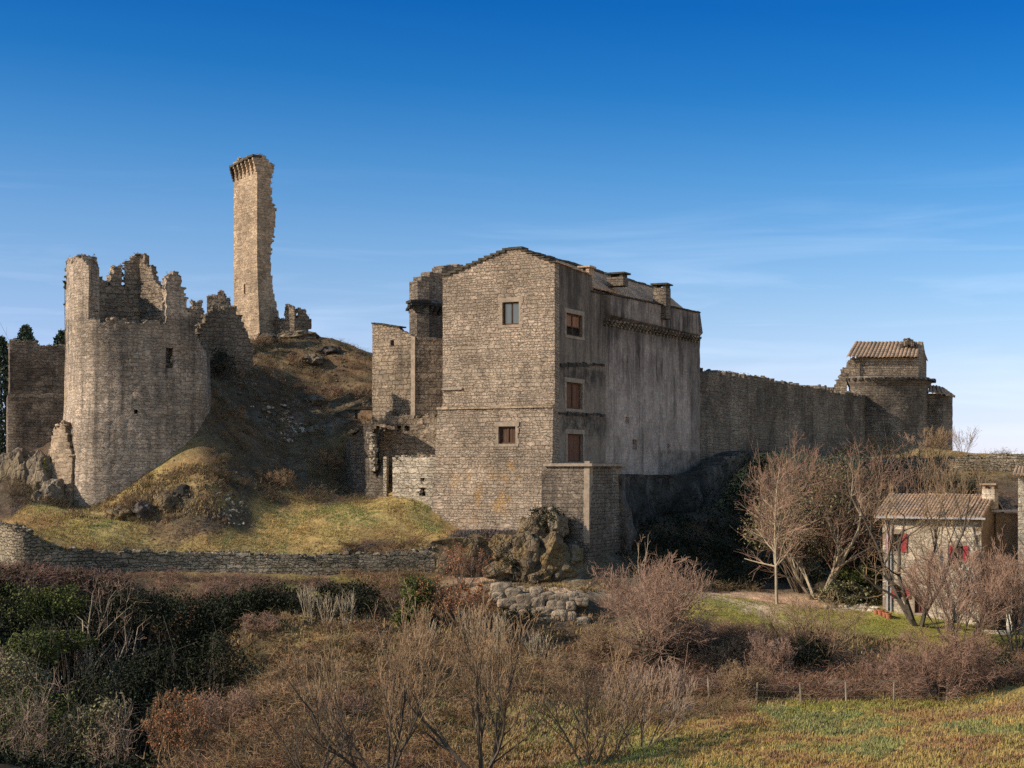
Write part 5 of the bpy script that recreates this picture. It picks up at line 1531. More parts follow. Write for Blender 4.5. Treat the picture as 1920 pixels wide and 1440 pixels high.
for a, b_ in zip(tops_[:-1], tops_[1:]):
    for d_ in (.12, .45, .8):
        p0 = np.array(a) - (0, 0, d_); p1 = np.array(b_) - (0, 0, d_); q = 0.0025
        mb.add([p0 + (0, 0, q), p0 - (0, 0, q), p1 - (0, 0, q), p1 + (0, 0, q), p0 + (0, q, 0), p0 - (0, q, 0), p1 - (0, q, 0), p1 + (0, q, 0)], [(0, 1, 2, 3), (4, 5, 6, 7)])
mb.build('wire', M['metal'], fe)
for k in (4, 5):
    mb = MB(); a = tops_[k]; mb.box((a[0] - .45, a[1], a[2] + .0), (1, 0.05), .55, .035, .035, r, .01)
    mb.build('rail', M['post'], fe)

loose_stones()
# ------------------------------------------------------------------ vegetation builders
def tubes(segs, sides):
    """segs: array (n,8) p0 p1 r0 r1 -> prism vertices and quads"""
    s = np.asarray(segs, float)
    p0, p1, r0, r1 = s[:, :3], s[:, 3:6], s[:, 6], s[:, 7]
    d = p1 - p0; L = np.linalg.norm(d, axis=1, keepdims=True); d = d / np.maximum(L, 1e-9)
    a = np.where(np.abs(d[:, 2:3]) < .9, np.array([[0, 0, 1.0]]), np.array([[1.0, 0, 0]]))
    x = np.cross(a, d); x /= np.linalg.norm(x, axis=1, keepdims=True); y = np.cross(d, x)
    n = len(s); V = np.zeros((n, 2, sides, 3))
    for k in range(sides):
        an = 2 * math.pi * k / sides
        o = x * math.cos(an) + y * math.sin(an)
        V[:, 0, k] = p0 + o * r0[:, None] - d * (r0[:, None] * .3); V[:, 1, k] = p1 + o * r1[:, None]
    b = (np.arange(n) * 2 * sides)[:, None]
    Q = []
    for k in range(sides):
        k2 = (k + 1) % sides
        Q.append(np.concatenate([b + k, b + k2, b + sides + k2, b + sides + k], 1))
    return V.reshape(-1, 3), np.concatenate(Q)

def _perp(d, rng):
    while True:
        v = (rng.gauss(0, 1), rng.gauss(0, 1), rng.gauss(0, 1))
        k = v[0] * d[0] + v[1] * d[1] + v[2] * d[2]
        v = (v[0] - k * d[0], v[1] - k * d[1], v[2] - k * d[2])
        l = math.sqrt(v[0] ** 2 + v[1] ** 2 + v[2] ** 2)
        if l > .1: return (v[0] / l, v[1] / l, v[2] / l)

STY = {
    'round': dict(stems=8, sspread=.75, kids=[9, 8, 7], ang=[.75, .75, .75], ratio=[.62, .56, .5], nseg=[6, 4, 3, 2], wob=[.16, .2, .25, .3], trop=[.10, .12, .1, .05], clear=.15, len=.75, r0=.055),
    'vase': dict(stems=9, sspread=.62, kids=[9, 8, 7], ang=[.6, .55, .5], ratio=[.5, .5, .55], nseg=[7, 4, 3, 2], wob=[.1, .13, .16, .2], trop=[.08, .16, .14, .1], clear=.2, len=.86, r0=.06),
    'spread': dict(stems=4, sspread=.62, kids=[10, 9, 8], ang=[.8, .75, .7], ratio=[.55, .52, .5], nseg=[8, 5, 3, 2], wob=[.14, .18, .22, .28], trop=[.10, .08, .08, .05], clear=.22, len=.8, r0=.11),
    'sapling': dict(stems=1, sspread=.04, kids=[30, 9, 7], ang=[1.05, .7, .65], ratio=[.34, .55, .5], nseg=[10, 4, 3, 2], wob=[.04, .16, .2, .25], trop=[.05, .12, .1, .06], clear=.22, len=.98, r0=.085),
    'fan': dict(stems=5, sspread=.75, kids=[9, 7, 5], ang=[.5, .42, .4], ratio=[.5, .55, .55], nseg=[8, 5, 4, 3], wob=[.10, .1, .13, .16], trop=[.06, .14, .14, .1], clear=.15, len=.86, r0=.075),
    'stems': dict(stems=13, sspread=.3, kids=[6, 3], ang=[.4, .4], ratio=[.28, .5], nseg=[8, 3, 2], wob=[.07, .1, .12], trop=[.06, .2, .1], clear=.45, len=.95, r0=.042),
    'dead': dict(stems=2, sspread=.35, kids=[3, 2], ang=[.8, .7], ratio=[.35, .5], nseg=[6, 3, 2], wob=[.1, .15, .2], trop=[.05, .1, .1], clear=.35, len=.95, r0=.075),
}
def grow_tree(sty, H, W, seed, lean=(0, 0), twig=.009, dens=1.0):
    S = STY[sty]; rng = random.Random(seed)
    low = []; high = []
    cz_ = H * .58; rz = H * .45; rx = W / 2
    def inside(p):
        return (p[0] / rx) ** 2 + (p[1] / rx) ** 2 + (max(0, p[2] - cz_) / rz) ** 2 < 1.0 + .5 * math.sin(p[0] * 1.7 + seed) * math.sin(p[1] * 1.4 + p[2] * 1.6 + seed)
    maxl = len(S['kids'])
    def grow(pos, d, L, r, lv):
        n = S['nseg'][lv]; st = L / n; out = low if lv == 0 or (lv == 1 and maxl > 2 and r > .02) else high
        w, t = S['wob'][lv], S['trop'][lv]
        for i in range(n):
            d = (d[0] + rng.gauss(0, w), d[1] + rng.gauss(0, w), d[2] + rng.gauss(0, w) + t)
            l = math.sqrt(d[0] ** 2 + d[1] ** 2 + d[2] ** 2); d = (d[0] / l, d[1] / l, d[2] / l)
            q = (pos[0] + d[0] * st, pos[1] + d[1] * st, pos[2] + d[2] * st)
            ra = max(twig, r * (1 - .75 * i / n)); rb = max(twig * .8, r * (1 - .75 * (i + 1) / n))
            if q[2] < .05: q = (q[0], q[1], .05)
            if lv > 0 and not inside(q) and rng.random() < .6: return
            out.append((*pos, *q, ra, rb))
            pos = q
            if lv < maxl:
                f = (i + 1) / n
                if lv == 0 and f < S['clear']: continue
                k = S['kids'][lv] * dens / n / (1 - S['clear'] * (lv == 0))
                k = int(k) + (rng.random() < k - int(k))
                for _ in range(k):
                    v = _perp(d, rng); a = S['ang'][lv] * rng.uniform(.65, 1.25)
                    c_, s_ = math.cos(a), math.sin(a)
                    cd = (d[0] * c_ + v[0] * s_, d[1] * c_ + v[1] * s_, d[2] * c_ + v[2] * s_)
                    grow(pos, cd, L * S['ratio'][lv] * (1.15 - .55 * f) * rng.uniform(.7, 1.3), max(twig, rb * .62), lv + 1)
    sp = S['sspread'] * (W / max(H, .1)) ** .7 if S['stems'] > 1 else S['sspread']
    for k in range(S['stems']):
        an = 2 * math.pi * (k + rng.random() * .7) / S['stems']
        tilt = sp * rng.uniform(.35, 1.25)
        d = (math.sin(tilt) * math.cos(an) + lean[0], math.sin(tilt) * math.sin(an) + lean[1], math.cos(tilt))
        b0 = .12 * (S['stems'] > 1)
        grow((b0 * math.cos(an), b0 * math.sin(an), -.3), d, H * S['len'] * rng.uniform(.8, 1.08) + .3, S['r0'] * (H / 6) ** .8 * rng.uniform(.75, 1.2), 0)
    return np.array(low), np.array(high)

def leaf_quads(pts, size, rng, jit=.35, dirs=None):
    n = len(pts)
    a = rng.normal(size=(n, 3)); a /= np.linalg.norm(a, axis=1, keepdims=True)
    if dirs is not None: a = a * .8 + dirs; a /= np.linalg.norm(a, axis=1, keepdims=True)
    b = rng.normal(size=(n, 3)); b -= (b * a).sum(1, keepdims=True) * a; b /= np.linalg.norm(b, axis=1, keepdims=True)
    c_ = np.cross(a, b)
    s = size * rng.uniform(1 - jit, 1 + jit, (n, 1))
    V = np.stack([pts - b * s, pts - c_ * s * .5 + a * s * .12, pts + b * s, pts + c_ * s * .5 + a * s * .12], 1)
    Q = np.arange(4 * n).reshape(n, 4)
    col = np.repeat(rng.uniform(.6, 1.45, (n, 1)) * np.array([[1, 1, 1]]) * (1 + rng.normal(size=(n, 3)) * .06), 4, 0)
    return V.reshape(-1, 3), Q, np.clip(col, .2, 2)

def base_at(px, Y, dz=0.0):
    x, y = XY(px, Y); return np.array([x, y, gz(x, y) + dz])

def bare_tree(label, cat, px, Y, top, wpx, sty, bark, twig, seed, group=None, lean=(0, 0), name='bare_tree', dens=1.0, tw=.009, leaf=None, dz=0.0):
    b = base_at(px, Y, dz)
    H = max(1.0, (HOR - top) / F * Y - b[2]); W = wpx / F * Y
    low, high = grow_tree(sty, H, W, seed, lean, tw, dens)
    root = empty(name, b, label, cat, group)
    if len(low): V, Q = tubes(low, 5); mk('trunk', V + b, [Q], M[bark], root)
    if len(high):
        V, Q = tubes(high, 3); mk('crown', V + b, [Q], M[twig], root)
    if leaf:
        rg = np.random.RandomState(seed); m, dens_l, sz = leaf
        k = high[rg.choice(len(high), int(len(high) * dens_l))]
        V, Q, c_ = leaf_quads(k[:, 3:6] + b + rg.normal(size=(len(k), 3)) * .05, sz, rg)
        mk('foliage', V, [Q], M[m], root, col=c_)
    return root

def leaf_bush(label, cat, px, Y, top, bot, wpx, mat, seed, n=2600, size=.11, group=None, name='evergreen_bush', depth=None, stem='t_dark', twigs=True):
    rg = np.random.RandomState(seed)
    s = Y / F; hw = wpx * s / 2; ztop = (HOR - top) * s; zbot = (HOR - bot) * s
    hz = (ztop - zbot) / 2; x, y = XY(px, Y); g = gz(x, y)
    dp = depth or hw * .8
    c0 = np.array([x, y, (ztop + zbot) / 2])
    nc = max(14, int(n / 55))
    d = rg.normal(size=(nc, 3)); d /= np.linalg.norm(d, axis=1, keepdims=True)
    rr = rg.uniform(.45, 1.0, (nc, 1)) ** .6 * rg.uniform(.75, 1.1, (nc, 1))
    cc = d * rr * np.array([hw, dp, hz])
    w = rg.randint(0, nc, n)
    sg = min(hw, hz) * .21
    pts = cc[w] + rg.normal(size=(n, 3)) * np.array([sg, sg, sg * .8])
    pts = pts + c0
    root = empty(name, (x, y, min(g, zbot + hz * .4)), label, cat, group)
    dirs = d[w] * .7
    V, Q, col = leaf_quads(pts, size, rg, jit=.5, dirs=dirs)
    col = col * np.repeat(rg.uniform(.6, 1.5, nc)[w], 4)[:, None]
    mk('foliage', V, [Q], M[mat], root, col=col)
    # stems that reach from the ground into the crown
    sg_ = []
    b = np.array([x, y, min(g, zbot + hz) - .2])
    for k in range(min(nc, 26)):
        e = cc[k] + c0; m_ = (b + e) / 2 + rg.normal(size=3) * .12 * hw
        sg_ += [(*b, *m_, .05, .03), (*m_, *e, .03, .012)]
        for _ in range(3 if twigs else 0):
            f = e + rg.normal(size=3) * np.array([sg, sg, sg]) * 2.2; sg_.append((*e, *f, .012, .008))
    V, Q = tubes(np.array(sg_), 4); mk('stem', V, [Q], M[stem], root)
    return root

# ------------------------------------------------------------------ bare trees and shrubs
T = bare_tree
T('large round pinkish bare shrub tree just below the driveway', 'tree', 1225, 91.5, 1033, 262, 'round', 't_dark', 't_pink', 11, dens=1.25)
T('dark-stemmed leaning shrub with ivy at its foot below the lawn', 'tree', 1520, 92.0, 1100, 200, 'vase', 't_dark', 't_brown', 12, lean=(-.32, 0), dens=.8)
T('bushy plum-coloured bare shrub at the end of the wire fence', 'tree', 1772, 81.5, 1165, 240, 'round', 't_dark', 't_plum', 13, dens=1.15)
T('tall pinkish vase-shaped shrub in front of the shuttered house', 'tree', 1800, 95.5, 1035, 240, 'vase', 't_dark', 't_pink', 14, dens=1.15)
T('pinkish multi-stemmed shrub before the carport at the right edge', 'tree', 1905, 95.0, 1020, 180, 'vase', 't_dark', 't_pink', 15, dens=1.1)
T('young pink-twigged tree on a straight slim trunk beside the drive', 'tree', 1457, 105.5, 850, 150, 'sapling', 'barkpale', 't_pink', 16, dens=1.2)
T('wide pale-branched tree with a V-shaped trunk behind the slim young tree', 'tree', 1530, 109.5, 845, 270, 'spread', 'barkpale', 't_plum', 17, dens=.85)
T('big dark-limbed bare tree whose boughs cross the shuttered house front', 'tree', 1722, 101.0, 835, 290, 'spread', 't_dark', 't_brown', 18, dens=.75, lean=(-.1, 0))
T('plum-twigged bare tree behind the garden wall left of the house', 'tree', 1600, 112.3, 835, 210, 'spread', 'bark', 't_plum', 19, dens=.8)
T('reddish bare tree rising tallest behind the slim young tree', 'tree', 1495, 112.6, 838, 190, 'vase', 'bark', 't_plum', 20, dens=.9)
T('bare tree behind the roof of the shuttered house crossing the high terrace wall', 'tree', 1690, 117.5, 822, 230, 'spread', 't_dark', 't_plum', 22, dens=.8)
T('bare tree above the right end of the shuttered house roof', 'tree', 1785, 120, 842, 170, 'vase', 't_dark', 't_brown', 23, dens=.7)
T('small misty bare tree on the horizon right of the tiled tower', 'tree', 1805, 156, 800, 62, 'vase', 'bark', 't_brown', 21, dens=.5)
for k, (px, Y, top, w, lab) in enumerate([
        (1655, 144, 812, 80, 'leftmost bare bush in front of the tiled tower'),
        (1705, 143, 815, 70, 'middle bare bush in front of the tiled tower'),
        (1755, 143, 800, 70, 'bare bush at the foot of the small tiled turret'),
        (1620, 147, 825, 60, 'low bare bush where the curtain wall meets the tiled tower')]):
    T(lab, 'bush', px, Y, top, w, 'vase', 'bark', 't_pale' if k % 2 else 't_brown', 30 + k, 'bushes under the tiled tower', name='bare_bush', dens=.7)
T('central foreground tree fanning into tall pale-tipped shoots', 'tree', 905, 67.0, 1120, 340, 'fan', 't_dark', 't_brown', 41, dens=.95, tw=.011)
T('dark foreground tree left of centre with long bare branches', 'tree', 722, 66.0, 1140, 350, 'fan', 't_dark', 't_brown', 42, dens=.95, tw=.011)
T('shorter foreground sapling clump right of centre', 'tree', 1105, 67.5, 1215, 250, 'fan', 'bark', 't_brown', 43, dens=.95, tw=.011)
T('thin pale sapling rising just right of the central foreground tree', 'tree', 1200, 72.0, 1225, 190, 'fan', 'bark', 't_pale', 44, dens=.95, tw=.011)
T('low dark branchy tree at the bottom edge sweeping to the left', 'tree', 600, 64.0, 1280, 330, 'fan', 't_dark', 't_dark', 45, dens=.6, lean=(-.25, 0), tw=.009)
T('greyish twiggy shrub among the evergreens in the bottom left corner', 'shrub', 70, 76.0, 1255, 150, 'round', 't_dark', 't_pale', 47, name='bare_bush', dens=.7)
T('thin grey twiggy shrub beside the pale olive bush', 'shrub', 225, 74.0, 1300, 110, 'round', 't_dark', 't_pale', 48, name='bare_bush', dens=.6)
T('bare grey bush on the left edge under the sunlit leafy bush', 'shrub', 20, 86.0, 1200, 120, 'round', 't_dark', 't_pale', 49, name='bare_bush', dens=.7)
T('slim pale bare tree rising out of the dark evergreen bushes', 'tree', 197, 95.0, 1075, 170, 'spread', 'barkpale', 't_pale', 46, dens=.65)
for k, (px, Y, top, w, lab) in enumerate([
        (578, 97.0, 1098, 60, 'leftmost clump of upright pale coppice stems below the terrace'),
        (612, 96.5, 1112, 55, 'middle clump of upright pale coppice stems below the terrace'),
        (650, 96.8, 1108, 60, 'rightmost clump of pale coppice stems below the terrace'),
        (885, 94.0, 1138, 80, 'tall pale coppice stems under the copper-leaved oak'),
        (935, 93.0, 1150, 60, 'pale coppice stems left below the boulder wall'),
        (1010, 92.5, 1180, 80, 'pale coppice stems in front of the boulder wall'),
        (800, 94.5, 1165, 70, 'grey coppice stems beneath the ivy-clad trunk')]):
    T(lab, 'shrub', px, Y, top, w, 'stems', 't_coppice', 't_coppice', 50 + k, 'coppice stems on the slope', name='coppice_stool', dens=.8, tw=.011)
for k, (px, Y, top, w, m, lab) in enumerate([
        (490, 95.0, 1150, 120, 't_pink', 'feathery pinkish bush at the edge of the dark evergreens'),
        (1440, 89.5, 1178, 120, 't_pink', 'rounded pinkish bush left of the leaning ivy-footed shrub'),
        (1350, 91.0, 1190, 110, 't_dark', 'dark tangled bush right of the large round shrub tree'),
        (1290, 94.0, 1148, 90, 't_plum', 'red-brown bush tucked behind the large round shrub tree'),
        (1130, 93.5, 1165, 170, 't_brown', 'brown twiggy bush below the right end of the boulder wall'),
        (690, 92.0, 1190, 150, 't_brown', 'brown twiggy bush on the slope under the rubble spill'),
        (1650, 88.0, 1238, 150, 't_plum', 'purplish bramble bush above the fallen branch'),
        (560, 88.0, 1235, 170, 't_brown', 'brown bush in the middle of the left foreground slope'),
        (420, 80.0, 1290, 160, 't_pink', 'grey-pink bush beside the orange-leaved shrub'),
        (1060, 88.0, 1225, 150, 't_brown', 'tawny bush under the pale stems in front of the boulders'),
        (640, 78.0, 1300, 150, 't_plum', 'dusky plum bush behind the low dark foreground tree'),
        (770, 88.0, 1215, 130, 't_brown', 'brown bush below the ivy-clad trunk'),
        (1390, 84.5, 1235, 110, 't_brown', 'small tawny bush standing just behind the wire fence')]):
    T(lab, 'bush', px, Y, top, w, 'round', 't_dark', m, 70 + k, name='bare_bush', dens=1.0)
T('pale dead snag with broken arms before the dark cliff', 'tree', 1203, 107.0, 995, 44, 'dead', 'barkpale', 't_pale', 90, name='dead_snag')
T('reddish bush with a few coppery leaves against the ochre bank', 'bush', 872, 105.0, 1025, 120, 'vase', 'bark', 't_plum', 91, name='bare_bush', dens=.55, leaf=('l_copper', .5, .06))
T('copper-leaved young oak beside the ivy-clad trunk', 'tree', 850, 99.0, 1082, 150, 'round', 't_dark', 't_dark', 92, name='oak_tree', dens=.8, leaf=('l_copper', .8, .07))
T('orange-leaved shrub at the bottom edge by the dark evergreens', 'shrub', 335, 72.0, 1300, 120, 'vase', 't_dark', 't_brown', 93, name='oak_shrub', leaf=('l_copper', .6, .055))
for k, (px, Y, top, w, m, lab) in enumerate([
        (490, 146.5, 628, 40, 't_brown', 'small bare bush at the foot of the slender keep'),
        (555, 142.0, 690, 50, 't_brown', 'bare bush on the upper slope below the crest ledges'),
        (622, 138.5, 722, 55, 't_plum', 'bare bush high on the slope behind the flat-roofed shelter'),
        (675, 136.0, 722, 50, 't_brown', 'bare bush where the hill meets the two-faced tower'),
        (440, 125.0, 790, 60, 't_brown', 'bare bush in the shade right of the round-fronted tower'),
        (610, 124.0, 838, 70, 't_brown', 'bare bush in the shaded hollow left of the vaulted ruin'),
        (520, 118.0, 880, 70, 't_brown', 'bare bush at the bottom of the shaded hollow'),
        (240, 111.2, 925, 60, 't_brown', 'low bare bush above the rocks in the grass bank')]):
    T(lab, 'bush', px, Y, top, w, 'round', 't_dark', m, 110 + k, 'bushes on the castle hill', name='bare_bush', dens=.7)
# fallen branch
b = base_at(1612, 86.5, .25)
sg = [(*b, *(b + (1.0, .2, -.25)), .05, .045), (*(b + (1.0, .2, -.25)), *(b + (1.9, .1, -.1)), .045, .03), (*b, *(b + (-.6, 0, .35)), .045, .03), (*(b + (.9, .2, -.22)), *(b + (1.6, .5, .2)), .035, .02), (*(b + (1.6, .5, .2)), *(b + (2.6, .6, .15)), .02, .012), (*(b + (-.6, 0, .35)), *(b + (-1.2, .2, .3)), .03, .012)]
V, Q = tubes(np.array(sg), 6)
tag(mk('fallen_branch', V, [Q], M['barkpale'], None, loc=b), 'pale fallen branch lying on the brambles behind the fence', 'branch')

# ------------------------------------------------------------------ leafy shrubs
LB = leaf_bush
for k, (px, Y, top, bot, w, m, n, lab) in enumerate([
        (30, 96, 1098, 1200, 130, 'l_green', 3000, 'broad evergreen bush at the far left under the path'),
        (120, 97, 1096, 1170, 130, 'l_green', 2600, 'evergreen bush second from the left under the path'),
        (95, 93.5, 1165, 1260, 130, 'l_dark', 2400, 'dark bush filling the hollow under the two leftmost evergreens'),
        (175, 96, 1140, 1230, 110, 'l_dark', 2200, 'dark evergreen bush at the foot of the slim pale tree'),
        (250, 97, 1105, 1190, 120, 'l_dark', 2400, 'dark evergreen bush right of the slim pale tree'),
        (140, 92, 1185, 1215, 90, 'l_green', 1200, 'small bright-topped bush low on the left bank'),
        (330, 97.5, 1110, 1210, 140, 'l_dark', 2600, 'deep green bush below the middle of the terrace path'),
        (420, 98, 1112, 1200, 130, 'l_dark', 2400, 'dark evergreen bush left of the feathery pinkish bush'),
        (300, 92, 1200, 1310, 150, 'l_dark', 2600, 'large shadowy bush in the ravine under the path'),
        (400, 91, 1190, 1290, 120, 'l_dark', 2200, 'shadowy bush in the ravine below the feathery pinkish bush'),
        (210, 88, 1240, 1360, 150, 'l_dark', 2800, 'big near-black bush in the middle of the ravine'),
        (25, 84, 1225, 1330, 130, 'l_olive', 2600, 'olive-grey bush halfway down the left edge'),
        (60, 78, 1290, 1440, 190, 'l_green', 3400, 'mixed green bush filling the bottom left corner'),
        (200, 75, 1305, 1440, 100, 'l_olive', 2200, 'pale olive bush right of the bottom left corner'),
        (130, 82, 1330, 1440, 150, 'l_dark', 2400, 'dark bush behind the bottom left corner growth'),
        (280, 76, 1340, 1460, 110, 'l_dark', 2200, 'dark low bush left of the orange-leaved shrub'),
        (520, 100, 1092, 1165, 170, 'l_dark', 3400, 'ivy curtain hanging over the terrace edge'),
        (650, 100.5, 1090, 1150, 150, 'l_dark', 2600, 'smaller ivy curtain above the coppice stems'),
        (785, 99.5, 1078, 1172, 72, 'l_green', 3000, 'bright ivy-clad trunk beside the copper-leaved oak'),
        (775, 98.8, 1135, 1180, 74, 'l_green', 1600, 'low green ivy mound at the foot of the ivy-clad trunk'),
        (1512, 91.5, 1190, 1275, 90, 'l_dark', 1800, 'dark ivy around the foot of the leaning shrub'),
        (1230, 91.0, 1185, 1262, 70, 'l_dark', 1300, 'dark ivy round the base of the large round shrub tree'),
        (1860, 88, 1225, 1300, 190, 'l_dark', 2600, 'dark bramble mound at the right edge below the lawn'),
        (1620, 110, 1062, 1100, 100, 'l_green', 2000, 'green bush by the left corner of the shuttered house'),
        (1575, 108.5, 1090, 1138, 90, 'l_olive', 1600, 'dry olive bush against the overgrown garden wall'),
        (1630, 108.2, 1100, 1138, 60, 'l_olive', 1200, 'rounded olive bush beside the house corner'),
        (1500, 111.8, 905, 1050, 200, 'l_olive', 4200, 'tall olive-green evergreen behind the bare trees'),
        (1580, 113.2, 870, 1010, 170, 'l_olive', 3600, 'second olive-green evergreen nearer the shuttered house'),
        (1420, 132, 845, 990, 120, 'l_dark', 3000, 'dark ivy-covered hump where the curtain wall meets the cliff'),
        (1390, 126, 900, 1090, 150, 'l_dark', 3200, 'dark evergreen thicket below the ivy-covered hump'),
        (1310, 122, 990, 1090, 150, 'l_dark', 2600, 'dark thicket at the foot of the cliff left of the bare trees'),
        (1240, 118, 1010, 1075, 120, 'l_dark', 2000, 'dark thicket under the corner of the cliff'),
        (1560, 128, 850, 1040, 210, 'l_dark', 3600, 'shadowy evergreen mass behind the olive evergreens'),
        (1670, 124, 870, 1040, 170, 'l_dark', 3200, 'shadowy thicket behind the roof of the shuttered house'),
        (1780, 126, 885, 960, 150, 'l_dark', 2400, 'dark hedge under the high terrace wall'),
        (1480, 118, 1020, 1105, 150, 'l_dark', 2400, 'dark undergrowth behind the V-shaped trunk'),
        (1600, 114, 1010, 1095, 140, 'l_dark', 2400, 'dark undergrowth left of the shuttered house'),
        (470, 98.5, 1100, 1160, 100, 'l_dark', 2200, 'dark evergreen bush above the feathery pinkish bush'),
        (60, 90, 1180, 1250, 110, 'l_green', 2200, 'leafy bush catching the sun midway down the left edge'),
        (330, 86, 1290, 1400, 120, 'l_dark', 2200, 'dark bush in the ravine above the orange-leaved shrub')]):
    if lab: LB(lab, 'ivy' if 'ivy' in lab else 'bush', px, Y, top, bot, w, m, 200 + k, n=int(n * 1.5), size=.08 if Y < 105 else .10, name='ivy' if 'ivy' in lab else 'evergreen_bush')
LB('yellow-green ivy climbing the left edge of the round-fronted tower', 'ivy', 126, 121.6, 492, 605, 10, 'l_ivy', 301, n=1500, size=.08, name='ivy', depth=.5, twigs=False)
LB('dark ivy creeping over the top of the ochre outcrop', 'ivy', 1025, 109.4, 945, 1000, 90, 'l_dark', 310, n=1600, size=.08, name='ivy', depth=.8)
LB('olive scrub on the left flank of the ochre outcrop', 'bush', 965, 108.0, 1010, 1085, 60, 'l_dark', 311, n=1300, size=.07, name='evergreen_bush', depth=.6)
LB('dark weeds growing in front of the boulder wall', 'bush', 975, 101.6, 1140, 1185, 110, 'l_dark', 312, n=900, size=.08, name='evergreen_bush', depth=.6)
LB('small shrub sprouting from the pale courtyard wall', 'bush', 794, 117.3, 894, 932, 17, 'l_green', 302, n=420, size=.07, name='evergreen_bush', depth=.25, twigs=False)
LB('green tuft growing on the brown crag by the tower footing', 'bush', 82, 116.0, 860, 895, 16, 'l_ivy', 303, n=420, size=.07, name='evergreen_bush', twigs=False)
LB('dark bush under the jagged ruined gable', 'bush', 410, 131, 655, 710, 60, 'l_dark', 305, n=1000, size=.09, name='evergreen_bush')
LB('dark scrub at the foot of the slender keep', 'bush', 500, 148.5, 628, 652, 50, 'l_dark', 306, n=800, size=.09, name='evergreen_bush')
# ------------------------------------------------------------------ far left trees
def conifer(label, px, Y, top, wpx, seed):
    b = base_at(px, Y); H = (HOR - top) / F * Y - b[2]; W = wpx / F * Y; rg = np.random.RandomState(seed)
    root = empty('conifer_tree', b, label, 'tree', 'trees on the far left hillside')
    V, Q = tubes(np.array([(*b, *(b + (0, 0, H * .97)), .25, .04)]), 6); mk('trunk', V, [Q], M['t_dark'], root)
    n = 9000; f = rg.uniform(.12, 1, n) ** .8; an = rg.uniform(0, 2 * math.pi, n)
    an = np.round(an / (2 * math.pi) * 9 + f * 31) * 2 * math.pi / 9 + rg.normal(0, .22, n)
    rad = np.minimum(W / 2, (1 - f) * H * .55 + .35) * rg.uniform(.15, 1.05, n) + .1
    pts = np.stack([rad * np.cos(an), rad * np.sin(an), f * H - rad * .25 + rg.normal(0, .1, n)], 1) + b
    V, Q, c_ = leaf_quads(pts, .26, rg); mk('crown', V, [Q], M['l_conifer'], root, col=c_)
conifer('dark conifer top showing over the rear wall', 48, 205, 610, 74, 1)
conifer('pointed conifer peeping out just left of the round-fronted tower', 117, 215, 620, 40, 2)
conifer('darkest conifer at the left edge of the picture', 2, 190, 632, 90, 3)
T('bare tree standing above the conifers at the left edge', 'tree', 6, 214, 598, 60, 'round', 't_dark', 't_dark', 95, 'trees on the far left hillside', dens=.8, tw=.018)
rg = np.random.RandomState(5)
n = 26000
wx = rg.uniform(-150, -55, n); wy = rg.uniform(195, 300, n)
hum = 1.6 + 3.6 * np.abs(np.sin(wx * .55 + np.sin(wy * .3) * 2) * np.sin(wy * .5 + wx * .2))
pts = np.stack([wx, wy, ground_z(wx, wy, False) + hum * rg.uniform(.2, 1.1, n)], 1)
V, Q, c_ = leaf_quads(pts, .8, rg); o = mk('far_wood', V, [Q], M['l_conifer'], None, col=c_)
tag(o, 'dark wood covering the far left hillside', None, None, 'stuff')

